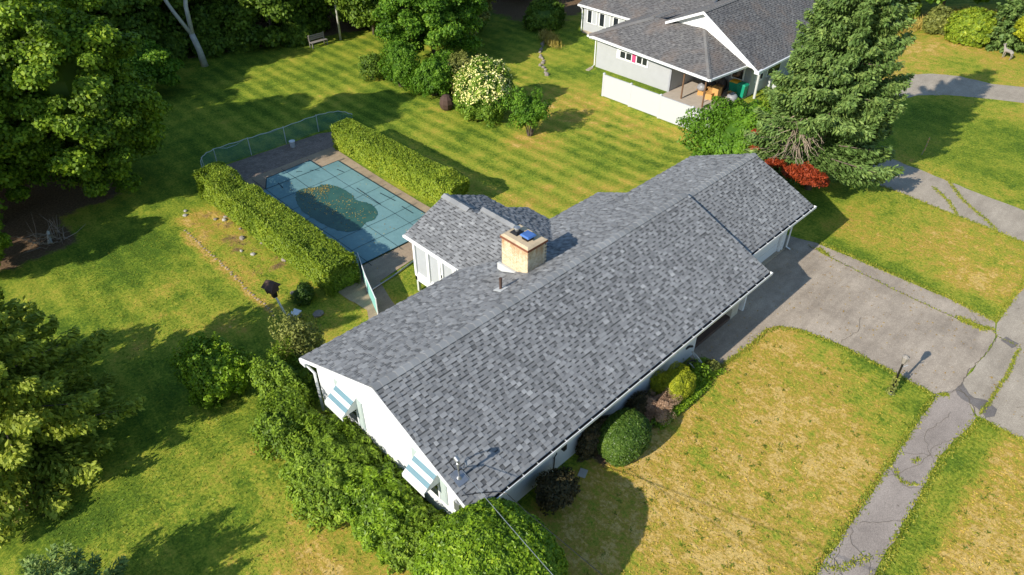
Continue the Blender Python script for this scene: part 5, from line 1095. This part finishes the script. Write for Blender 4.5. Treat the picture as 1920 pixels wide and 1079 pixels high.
# dry stone row towards the woods
gW = 'stones of the low dry wall beside the tall grass'
rp = ribbon([(30.9,26.3),(31.98,27.7),(33.03,28.7),(33.91,29.78),(35.05,30.69),(36.4,31.6)], 0, .10, .42)
where = ['nearest the lawn end','just behind the first','third along','in the front cluster','beside the dark stone','before the bend','at the bend','past the bend','half way along','after the midpoint','nearer the tall grass','beside the tall grass','next to the tall grass edge','near the far end','second from the far end','at the far shaded end','last in the shade']
for i,(x,y) in enumerate(rp):
    if i >= len(where): break
    r_ = random.uniform(.10,.20); rock(x+random.uniform(-.12,.12),y+random.uniform(-.12,.12),r_,M_ROCK, 'grey-brown stone of the low dry wall, '+where[i], gW, flat=.8)
m = MB(); m.box((36.5,30.2,-1),(36.9,32.6,-.85), M_GREYWOOD, -.5); setp(m.build('plank', M_GREYWOOD, origin=(36.7,31.4,-1)), 'grey weathered plank lying beside the patch of tall straw grass', 'plank')
n = 2500; q = rng.normal(0,1,(n,2)); Pg = np.column_stack([36.2+q[:,0]*.22+q[:,1]*.35, 30.8-q[:,0]*.15+q[:,1]*.6, np.full(n,-.85)+rng.uniform(0,.4,n)])
setp(leafmesh('tall_grass', Pg, rdir(n)*np.array([1,1,.2]), .42, .10, rng.random(n), L_STRAW, T=np.tile([0,0,1.],(n,1))+rng.normal(0,.25,(n,3))), 'patch of tall straw-coloured grass between stone row and plank', 'grass', kind='stuff')
n = 7000; xg = rng.uniform(56,66,n); Pg = np.column_stack([xg, 12.8-(xg-57)*.55+rng.normal(0,.6,n), rng.uniform(.0,.5,n)]); Pg[:,2] += gz(Pg[:,0],Pg[:,1])
setp(leafmesh('tall_grass', Pg, rdir(n)*np.array([1,1,.2]), .5, .10, rng.random(n), L_STRAW, T=np.tile([0,0,1.],(n,1))+rng.normal(0,.3,(n,3))), 'band of golden uncut grass along the wood edge behind the tall spruce', 'grass', kind='stuff')

# ------------------------------------------------------------------ foundation planting (front)
shrub('round_bush', (-.45,-1.2,1.22), (1.98,2.0,1.85), 72000, L_BUSH, 'huge clipped round green bush at the near corner of the white house', leaf=.115, amp=.07, pw=2.25, depth=.08, k=60, kappa=30, core=1.05, jit=.6, clus=800, camp=.02)
shrub('rhododendron', (-1.0,5.9,.0), (1.3,2.3,1.25), 40000, L_RHODO, 'large leafy shrub mass below the gable window nearest the back corner', 'leafy shrubs along the gable wall', leaf=.15, amp=.35, k=40, kappa=18, asp=.36, core=.70, depth=.3, clus=220, camp=.14, pw=2.8)
shrub('rhododendron', (-.95,3.4,.0), (1.35,1.8,1.2), 38000, L_BUSH, 'leafy shrub mass between the two awning windows of the gable', 'leafy shrubs along the gable wall', leaf=.15, amp=.35, k=40, kappa=18, asp=.36, core=.70, depth=.3, clus=220, camp=.14, pw=2.8)
shrub('rhododendron', (-.8,1.7,.0), (1.1,1.2,1.1), 20000, L_RHODO, 'leafy shrub squeezed between the gable wall and the huge round bush', 'leafy shrubs along the gable wall', leaf=.14, amp=.35, k=40, kappa=18, asp=.36, core=.70, depth=.3, clus=220, camp=.14, pw=2.8)
shrub('boxwood', (6.5,-.45,.68), (1.0,.78,.88), 28000, L_BOX, 'dense dark green clipped boxwood dome on the front lawn edge', leaf=.07, amp=.06, pw=2.4, depth=.07, k=40, kappa=30, core=1.05, clus=400, camp=.02)
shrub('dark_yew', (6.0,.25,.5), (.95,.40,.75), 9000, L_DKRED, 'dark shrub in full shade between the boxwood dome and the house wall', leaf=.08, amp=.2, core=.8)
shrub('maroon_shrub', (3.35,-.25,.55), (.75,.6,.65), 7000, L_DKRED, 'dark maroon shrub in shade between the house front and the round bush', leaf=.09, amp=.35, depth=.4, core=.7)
shrub('golden_shrub', (9.88,-.22,.55), (.60,.52,.62), 14000, L_YEL, 'clipped golden-yellow shrub in the front bed beside the wheel', leaf=.055, amp=.12, pw=4., depth=.08, core=.98, clus=120, camp=.05)
shrub('golden_shrub', (9.55,.30,.45), (.45,.40,.55), 4000, L_YEL, 'shaded green shrub hugging the wall behind the clipped golden shrub', leaf=.055, amp=.2, depth=.15, core=.85)
shrub('dead_azalea', (8.75,-.28,.42), (.70,.55,.50), 15000, L_PINK, 'bare pinkish dead azalea in the front bed', leaf=.10, amp=.2, depth=.7, core=.2, asp=.12, camp=.35, clus=60, zmin=-.9)
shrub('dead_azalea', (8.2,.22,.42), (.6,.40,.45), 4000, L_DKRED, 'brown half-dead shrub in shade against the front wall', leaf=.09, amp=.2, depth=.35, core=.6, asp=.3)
m = MB(); m.tube([(7.62,.05,0),(7.62,.05,.42)], [.12,.07], M_ROCKL, 10); o_ = thing('bird_bath', (7.62,.05,0), 'pale shell-shaped stone bird bath between boxwood and dead azalea', 'bird bath'); m.build('pedestal', M_ROCKL, o_)
m = MB(); L = Lump(10,.15,20); m.tube([(7.62,.05,.42),(7.62,.05,.47),(7.62,.05,.55),(7.62,.05,.50)], [.10,.22,.29,.20], M_ROCKL, 14); m.build('basin', M_ROCKL, o_)
n = 9000; ug = rng.random(n); Pg = np.column_stack([8.2+ug*4.0+rng.normal(0,.1,n), -.72+.10*np.sin(ug*9)+rng.normal(0,.16,n)+np.where(ug > .55, rng.uniform(0,.7,n), 0), np.full(n,.05)+rng.uniform(0,.20,n)]); Pg = Pg[Pg[:,1] > -.95]
setp(leafmesh('ground_cover', Pg, np.tile([0,0,1.],(len(Pg),1)), .09, .6, .5+rng.normal(0,.2,len(Pg)), L_BUSH), 'low leafy ground cover edging the front bed', 'ground cover', kind='stuff')
shrub('leafy_perennial', (11.2,-.25,.30), (.45,.40,.35), 1500, L_BUSH, 'low bright leafy plant next to the iron wheel and driveway corner', leaf=.10, amp=.4, depth=.6, core=0)
shrub('leafy_perennial', (12.0,-.45,.20), (.35,.25,.25), 900, L_OLIVE, 'small brownish plant at the driveway corner of the front bed', leaf=.09, amp=.4, depth=.6, core=0)
# iron wheel hose reel
wh = thing('hose_reel', (11.55,.15,0), 'white iron hose reel with spoked wheels leaning at the front wall corner', 'hose reel')
def ringp(c, r_, nrm, n=20):
    nrm = Vector(nrm).normalized(); a = nrm.cross(Vector((0,0,1))).normalized(); b = nrm.cross(a); return [Vector(c)+a*r_*math.cos(2*math.pi*k/n)+b*r_*math.sin(2*math.pi*k/n) for k in range(n+1)]
for c_, r_ in (((11.3,-.05,.30),.27),((11.75,.10,.42),.36)):
    m = MB(); m.tube(ringp(c_, r_, (.9,-.35,.5)), .018, M_TRIMG, 5, False); rp_ = ringp(c_, r_, (.9,-.35,.5))
    for k in range(0,20,4): m.tube([Vector(c_), rp_[k]], .010, M_TRIMG, 4)
    m.build('wheel', M_TRIMG, wh)
m = MB(); m.sphere((11.5,.1,.25),(.26,.26,.2), M_BLACK, 10, 6); m.build('coiled_hose', M_BLACK, wh)
for x,y,a,b,rz,lb in ((4.75,-.15,.34,.26,.4,'grey stepping stone near the maroon shrub'),(5.5,.22,.30,.22,.1,'blue-grey stepping stone close to the boxwood')):
    m = MB(); m.box((x-a/2,y-b/2,0),(x+a/2,y+b/2,.04), M_ROCKL, rz); setp(m.build('stepping_stone', M_ROCKL, origin=(x,y,0)), lb, 'stepping stone', 'stepping stones in the front bed')

# ------------------------------------------------------------------ free-standing shrubs and trees
spruce_l = spruce('spruce_tree', (-8.4,15.0), 8.8, 4.6, 125, 850, L_SPRUCEY, 'big yellow-green spruce at the left edge beside the sunlit lawn', leaf=.22, low=.03, droop=.12, asp=.42, shape=.8, tonesh=.14)
shrub('round_shrub', (-1.75,12.9,.15), (1.25,1.25,1.45), 14000, L_BUSH, 'round leafy shrub alone on the lawn left of the house corner', leaf=.12, amp=.3, depth=.35, core=.72, kappa=14, k=30)
shrub('viburnum', (-.35,10.1,.45), (1.15,1.25,1.55), 12000, L_RHODO, 'taller open shrub right at the back corner of the white house', 'open shrubs at the house back corner', leaf=.12, amp=.4, depth=.5, core=.62, k=30, kappa=14, asp=.5)
shrub('viburnum', (.9,11.0,.8), (.8,.9,1.6), 7000, L_OLIVE, 'thin pale-leaved shrub behind the house corner gutter', 'open shrubs at the house back corner', leaf=.11, amp=.45, depth=.6, core=.45, k=30, kappa=14, asp=.5)
shrub('viburnum', (-1.5,8.4,.35), (1.1,1.1,1.2), 11000, L_RHODO, 'low open shrub between viburnum and gable shrub mass', 'open shrubs at the house back corner', leaf=.12, amp=.4, depth=.45, core=.65, k=30, kappa=14, asp=.5)
shrub('small_yew', (3.6,15.6,-.6), (.5,.5,.5), 3000, L_BOX, 'low dark yew at the hedge end beside the bank', leaf=.08, amp=.25)
spruce('juniper_bush', (-9.4,6.1), 2.6, 1.9, 46, 420, L_SPRUCE, 'grey-green conifer bush at the bottom left edge', leaf=.16, low=.02, droop=-.25, shape=.45, tonesh=.15, cat='conifer')
shrub('hydrangea', (22.9,24.5,.65), (2.15,2.0,1.95), 26000, L_HYD, 'large hydrangea covered in cream flower heads on the back lawn', leaf=.16, amp=.16, depth=.2, core=.85, k=30, flowers=(.11,L_FLOW,.16,.05,3))
shrub('lilac_bush', (22.9,20.1,.65), (1.2,1.2,1.4), 9000, L_BRIGHT, 'upright multi-stemmed bush in front of the hydrangea', leaf=.14, amp=.4, depth=.6, core=.4, zmin=-.85, stems=9, clus=60, camp=.35)
shrub('green_shrub', (22.6,29.3,.4), (1.5,1.4,1.55), 11000, L_BRIGHT, 'plain green shrub left of the hydrangea', 'shrubs of the back border', leaf=.15, amp=.3, depth=.35, core=.75)
shrub('green_shrub', (24.6,28.6,.3), (1.3,1.3,1.4), 8000, L_OLIVE, 'olive shrub behind the hydrangea and plain green shrub', 'shrubs of the back border', leaf=.14, amp=.3, depth=.35, core=.7)
shrub('green_shrub', (21.9,32.2,.6), (1.2,1.3,1.8), 10000, L_BRIGHT, 'tall bright shrub under the big maple of the back border', 'shrubs of the back border', leaf=.15, amp=.3, depth=.35, core=.72)
shrub('green_shrub', (21.3,35.0,-.1), (1.0,1.0,1.1), 3500, L_DARKM, 'sparse small dark bush at the left end of the back border', 'shrubs of the back border', leaf=.14, amp=.4, depth=.6, core=.45, stems=8)
m = MB(); m.sphere((21.7,26.9,-.55),(.5,.5,.6), M_BROWNW, 9, 6); setp(m.build('brown_stump', M_BROWNW, origin=(21.7,26.9,-1)), 'dark brown drooping stump between green shrub and hydrangea', 'stump')
# big leafy tree-shrub over the neighbour's fence end
shrub('leafy_tree', (29.0,8.5,.8), (2.5,2.7,2.1), 46000, L_BRIGHT, 'large bushy green tree behind the garage roof next to the white fence', leaf=.18, amp=.3, depth=.3, core=.78, k=40, kappa=16, clus=120, camp=.2)
shrub('leafy_tree', (30.8,7.2,.9), (1.9,1.9,2.1), 15000, L_RHODO, 'yellow-green bush between the leafy tree and the tall spruce', leaf=.16, amp=.35, depth=.4, core=.7, k=30)
# tall spruce on the right with dead patch and rust-red boughs
spruce_r = spruce('spruce_tree', (27.6,3.7), 14.6, 3.95, 330, 680, L_SPRUCE, 'tall blue-green spruce beyond the garage with dead twigs and rust-red lower boughs', leaf=.27, low=.06, droop=.12, shape=.72, tonesh=.04,
    cutoff=lambda hh, az: hh < .26 and (2.6 < az % (2*math.pi) < 4.6) and hh > .06)
def redbough(cx, cy, cz, r_, n, nm, mm, lf=.22, asp=.35):
    P, Nn = blob((cx,cy,cz), r_, n, .5, 24, 8, -1, .5); leafmesh(nm, P, Nn+np.array([0,0,.4]), lf, asp, .5+rng.normal(0,.22,len(P)), mm, spruce_r, jit=.5)
RB = [(24.9+random.gauss(0,.45),3.2+random.gauss(0,.55),2.25+random.gauss(0,.22),random.uniform(.16,.38)) for _ in range(15)]+[(24.6+random.gauss(0,.25),4.9+random.gauss(0,.35),2.2+random.gauss(0,.12),random.uniform(.12,.22)) for _ in range(6)]+[(26.4+random.gauss(0,.12),6.4+random.gauss(0,.15),2.7-.16*k,random.uniform(.12,.22)) for k in range(6)]
PP = []; NN_ = []
for cx_,cy_,cz_,r_ in RB:
    P, Nn = blob((cx_,cy_,cz_), (r_*1.3,r_*1.3,r_*.6), int(900*r_*r_*4)+60, .6, 14, 6, -1, .7); PP.append(P); NN_.append(Nn)
PP = np.concatenate(PP); leafmesh('rust_red_boughs', PP, np.concatenate(NN_)+np.array([0,0,.4]), .17, .35, .45+rng.normal(0,.25,len(PP)), L_RED, spruce_r, jit=.7)
tw = MB()
for i in range(70):
    a = Vector((26.9,4.4,random.uniform(2.4,4.2))); az = random.uniform(2.3,4.2); L = random.uniform(.9,2.3); p = a+Vector((math.cos(az)*.5,math.sin(az)*.5+.3,0)); pts = [p]
    for k in range(4): p = p+Vector((math.cos(az+random.uniform(-.5,.5))*L/4, math.sin(az+random.uniform(-.5,.5))*L/4, random.uniform(-.28,.12))); pts.append(p)
    tw.tube(pts, [.03,.022,.016,.011,.006], M_TWIG, 4, False)
tw.build('dead_twigs', M_TWIG, spruce_r)
# trees
broadleaf('birch_tree', (13.5,46.2), 14, (14.0,47.5,10.5), (4.5,4.5,3.8), 22000, L_BRIGHT, 'tall forked pale-barked tree at the shaded lawn edge', leaf=.30, nclump=40, rc=1.2, bark=M_BIRCH, core=0, cat='tree', zlow=-.3,
    trunks=[([(13.5,46.0,-1.1),(13.4,46.0,.3),(13.2,46.1,1.5)], [.30,.23,.22]), ([(13.2,46.1,1.4),(12.5,46.6,3.2),(11.7,47.0,5.6),(11.3,47.4,9)],[.16,.14,.12,.08]), ([(13.25,46.1,1.4),(13.35,46.2,3.4),(13.9,46.4,5.6),(14.6,46.6,9)],[.18,.16,.13,.08]), ([(12.75,47.0,5),(13.0,46.2,7.5),(13.1,46.5,10)],[.12,.09,.05]), ([(13.95,46.6,5.6),(15.2,46.3,8.5)],[.11,.05])])
m1 = broadleaf('maple_tree', (-4.8,32.2), 12, (-4.8,32.2,5.0), (4.6,3.6,5.4), 90000, L_MAPLE, 'large bright maple at the left edge above the brush pile', 'maples along the left side of the lawn', leaf=.20, nclump=190, rc=.78, zlow=-.9)
m2 = broadleaf('maple_tree', (.9,31.6), 12, (.9,31.6,4.8), (4.2,4.3,5.7), 110000, L_MAPLE, 'broad maple reaching out over the lawn beside the net fence', 'maples along the left side of the lawn', leaf=.20, nclump=190, rc=.78, zlow=-.95)
copytree(m1, (-9.5,42.5,-1), 1.3, 'maple at the far left edge half out of view', 1.15); copytree(m2, (2.5,47.8,-1), 2.2, 'maple in the second row behind the broad lawn maple', 1.15); copytree(m1, (9.0,52.5,-1), 3.9, 'shaded maple behind the small sunlit tree', 1.1)
copytree(m2, (-4.5,55,-1), .6, 'maple deep in the wood at the top left corner', 1.2); copytree(m1, (16,62,-1), 5.1, 'maple deep in the wood behind the forked birch', 1.25); copytree(m2, (-15,34,-1), 4.0, 'maple left of the frame shading the lawn', 1.2); copytree(m2, (-1.8,36.0,-1), 2.6, 'maple just behind the two front maples', .85); copytree(m2, (5,62,-1), 5.5, 'maple in the back row at the top left', 1.2)
copytree(m2, (24,57,-1), 1.1, 'maple in the dark wood above the bench', 1.2); copytree(m1, (32,52,-1), 4.4, 'maple in the wood behind the pale bark saplings', 1.2)
broadleaf('small_tree', (8.4,43.2), 3, (8.4,43.2,.9), (1.9,1.9,1.8), 12000, L_BRIGHT, 'small bright sunlit tree at the edge of the shaded wood', leaf=.20, nclump=34, rc=.7, trunk_r=.09, zlow=-.8, core=.6)
sp = MB(); sp.tube([(8.8,49.2,-1),(8.5,49.6,2.2)], .045, M_BIRCH, 6); setp(sp.build('bare_pole', M_BIRCH, origin=(8.8,49.2,-1)), 'thin pale pole standing in the trees above the small bright tree', 'pole')
d1 = broadleaf('dark_tree', (20.0,47.0), 9, (20.0,47.0,3.4), (3.8,3.4,4.6), 36000, L_DARKM, 'dark leafy tree left of the bench at the wood edge', 'trees of the wood edge', leaf=.30, nclump=60, rc=1.1, zlow=-.85, trunk_r=.16)
d2 = broadleaf('pale_bark_sapling', (24.3,43.6), 9, (24.6,44.2,6.8), (2.8,2.8,3.0), 9000, L_OLIVE, 'slender pale-trunked sapling right of the bench', 'trees of the wood edge', leaf=.28, nclump=26, rc=.9, trunk_r=.11, bark=M_BIRCH, zlow=-.4, core=0)
copytree(d1, (27.0,42.6,-1), 1.5, 'dark green tree just right of the pale-trunked sapling', .95); copytree(d1, (14.5,56,-1), 2.7, 'dark tree behind the forked birch', 1.2); copytree(d1, (28.5,49.5,-1), 4.1, 'dark tree in the second row above the sapling', 1.25)
b1 = broadleaf('bright_maple', (26.0,33.4), 10, (26.0,33.4,3.8), (4.2,3.8,5.0), 85000, L_BRIGHT, 'big bright green maple at the head of the back border', 'trees of the wood edge', leaf=.19, nclump=150, rc=.75, zlow=-.85, trunk_r=.2)
copytree(b1, (30.0,40.5,-1), 2.2, 'bright maple in the second row behind the back border', 1.0)
broadleaf('ash_tree', (31.0,36.5), 7, (31.0,36.5,3.2), (3.2,3.0,4.0), 30000, L_OLIVE, 'olive-green ash shading the lawn right of the bright maple', 'trees of the wood edge', leaf=.24, nclump=50, rc=.9, zlow=-.85, trunk_r=.15)
copytree(d1, (36.0,42.5,-1), .9, 'dark tree behind the tall straw grass', 1.1); copytree(d1, (43.5,41.0,-1), 3.3, 'dark tree at the top beyond the grey far wing', 1.2); copytree(b1, (38.5,50,-1), 5.2, 'bright maple deep in the wood beyond the ash', 1.2); copytree(d1, (52,35,-1), 2.3, 'dark tree behind the roof of the grey house', 1.2)
shrub('dark_bush', (38.8,34.0,-.2), (1.9,1.8,1.3), 9000, L_DARKM, 'dark bush beside the corner of the grey far wing', leaf=.2, amp=.3, depth=.3)
# right top corner
r1 = broadleaf('bright_maple', (64.5,10.5), 9, (64.5,10.5,4.0), (4.2,4.6,4.0), 40000, L_BRIGHT, 'bright leafy tree above the golden grass at the top right', 'trees at the top right', leaf=.36, nclump=60, rc=1.4, zlow=-.7, trunk_r=.2)
copytree(r1, (71,3,0), 2., 'bright leafy tree behind the blue-green conifers', 1.1); copytree(r1, (67,18,-1), 4., 'leafy tree behind the top of the tall spruce', 1.1); copytree(r1, (60.5,17.5,-1), 1.0, 'shaded leafy tree between the spruce and the golden grass', .9); copytree(r1, (78,-6,0), 3., 'leafy tree in the far top right corner', 1.2)
spruce('spruce_tree', (58.2,3.6), 6.5, 2.0, 80, 200, L_SPRUCE, 'small blue-green spruce at the top right behind the juniper', leaf=.32, droop=.12, low=.02)
shrub('round_conifer', (57.8,6.0,1.1), (1.7,1.7,1.5), 14000, L_HEDGE, 'rounded dull green conifer left of the small spruce', leaf=.2, amp=.25, core=.82)
shrub('round_conifer', (58.8,8.6,.7), (1.3,1.3,1.1), 5000, L_OLIVE, 'low sprawling conifer at the end of the golden grass', leaf=.2, amp=.3, core=.7)
shrub('umbrella_tree', (57.6,1.6,2.1), (1.5,1.5,1.1), 14000, L_YEL, 'small pale-green mop-headed tree by the deer figure', leaf=.18, amp=.12, core=.88, stems=1, stem_r=.10)
# deer figure, marker stake, small white box
de = MB(); bz = 0
sk_ = bpy.data.meshes.new('deer'); 
V = [(0,0,.72),(.38,0,.74),(.55,0,.95),(.62,0,1.18),(.80,0,1.14),(-.38,0,.74),(-.50,0,.70),(.36,.10,.62),(.37,.10,.34),(.36,.10,.02),(.34,-.10,.62),(.33,-.10,.34),(.38,-.10,.02),(-.36,.11,.60),(-.42,.11,.34),(-.38,.11,.02),(-.34,-.11,.60),(-.40,-.11,.34),(-.33,-.11,.02),(.56,.09,1.30),(.56,-.09,1.30)]
Ed = [(0,1),(1,2),(2,3),(3,4),(0,5),(5,6),(1,7),(7,8),(8,9),(1,10),(10,11),(11,12),(5,13),(13,14),(14,15),(5,16),(16,17),(17,18),(3,19),(3,20)]
RD = [.17,.15,.09,.075,.04,.16,.04]+[.07,.035,.03]*2+[.08,.035,.03]*2+[.03,.03]
sk_.from_pydata([(x*1.0,y*1.0,z) for x,y,z in V], Ed, []); do = bpy.data.objects.new('deer_statue', sk_); C.objects.link(do); do.location = (56.0,2.6,0); do.rotation_euler = (0,0,R(70)); do.scale = (.8,)*3
md = do.modifiers.new('skin', 'SKIN'); 
if not sk_.skin_vertices: 
    bpy.context.view_layer.objects.active = do
for i, r_ in enumerate(RD): sk_.skin_vertices[0].data[i].radius = (r_, r_)
sk_.skin_vertices[0].data[0].use_root = True
do.modifiers.new('sub', 'SUBSURF').levels = 1; sk_.materials.append(M_GREYWOOD); setp(do, 'small pale deer statue standing under the mop-headed tree', 'statue')
m = MB(); m.tube([(35.96,.95,0),(36.0,.9,.55),(36.05,.9,1.1)], .02, M_TWIG, 5); 
for z in (.3,.55,.8,1.0): m.sphere((36.0+z*.05,.9,z), .05, M_CARD, 6, 4)
setp(m.build('dry_flower_stalk', M_TWIG, origin=(35.96,.95,0)), 'single dry flower stalk standing on the shaded lawn between lanes', 'plant')
m = MB(); m.box((41.2,5.7,0),(41.7,6.1,.5), M_VINYL, .3); m.box((41.15,5.65,.5),(41.75,6.15,.58), M_TRIM, .3); setp(m.build('white_box', M_VINYL, origin=(41.4,5.9,0)), 'little white box beside the lane at the tall spruce edge', 'utility box')  # plain box for a small white object of unknown kind
# brush pile with bare stump at the left
br = MB()
for i in range(46):
    a = Vector((-3.1+random.uniform(-.7,.7),28.9+random.uniform(-.6,.7),-1+random.uniform(0,.2))); az = random.uniform(0,6.28); L = random.uniform(.5,1.3); br.tube([a, a+Vector((math.cos(az)*L*.5,math.sin(az)*L*.5,random.uniform(.1,.5))), a+Vector((math.cos(az)*L,math.sin(az)*L,random.uniform(.1,.9)))], [.022,.014,.006], M_TWIG, 4, False)
br.tube([(-3.2,28.6,-1),(-3.0,29.0,-.5)], [.12,.07], M_BIRCH, 7); setp(br.build('brush_pile', M_TWIG, origin=(-3.1,28.8,-1)), 'pile of bare pale branches on dark soil under the left maple', 'brush pile')
copytree(m1, (-6.2,27.6,-1), 1.9, 'small maple at the left frame edge beside the brush pile', .40)
# shade casters beyond the left edge, as the photo's long shadows imply
s2 = copytree(spruce_l, (-15.5,19.5,-1), 1.0, 'spruce left of the frame casting fingers of shade', .85)
copytree(d1, (16.5,51.5,-1), 3.7, 'leafy tree filling the wood right of the forked birch', 1.1); copytree(d1, (23.5,49.0,-1), 5.3, 'leafy tree in the wood right behind the bench', 1.05); copytree(b1, (33.5,45.5,-1), .8, 'bright leafy tree at the top right of the pale sapling', .95); copytree(d1, (9.5,49.5,-1), .4, 'leafy tree left of the forked birch in the wood', .95)
# dark understorey at the wood edge
for i,(x,y,r_,lb) in enumerate([(9.5,48.6,1.7,'dark low growth just left of the forked birch foot'),(12.4,49.3,1.6,'dark low growth behind the forked birch foot'),(15.3,48.4,1.7,'dark low growth right of the forked birch foot'),(17.6,47.6,1.4,'dark low growth left of the dark tree by the bench'),(10.5,50.5,2.4,'dark undergrowth left of the forked birch'),(17.5,51.5,2.4,'dark undergrowth right of the forked birch'),(23.5,47.5,1.9,'undergrowth behind the bench'),(5.5,43.0,2.0,'undergrowth under the second-row maple'),(29.0,45.0,2.0,'leafy undergrowth right of the dark tree'),(21.5,45.6,1.3,'low bright growth behind the bench'),(30.5,41.8,1.5,'leafy growth at the right wood edge'),(12.5,54.5,3.,'deep shade undergrowth behind the birch'),(33.5,38.5,2.0,'undergrowth left of the tall straw grass'),(20.0,55.5,3.0,'undergrowth deep behind the bench'),(63,13.5,1.6,'undergrowth behind the golden grass')]):
    shrub('undergrowth', (x,y,-.2), (r_,r_,1.5), 6000, L_DARKM, lb, 'undergrowth of the wood edge', leaf=.26, amp=.35, depth=.4, core=.75, stems=3)
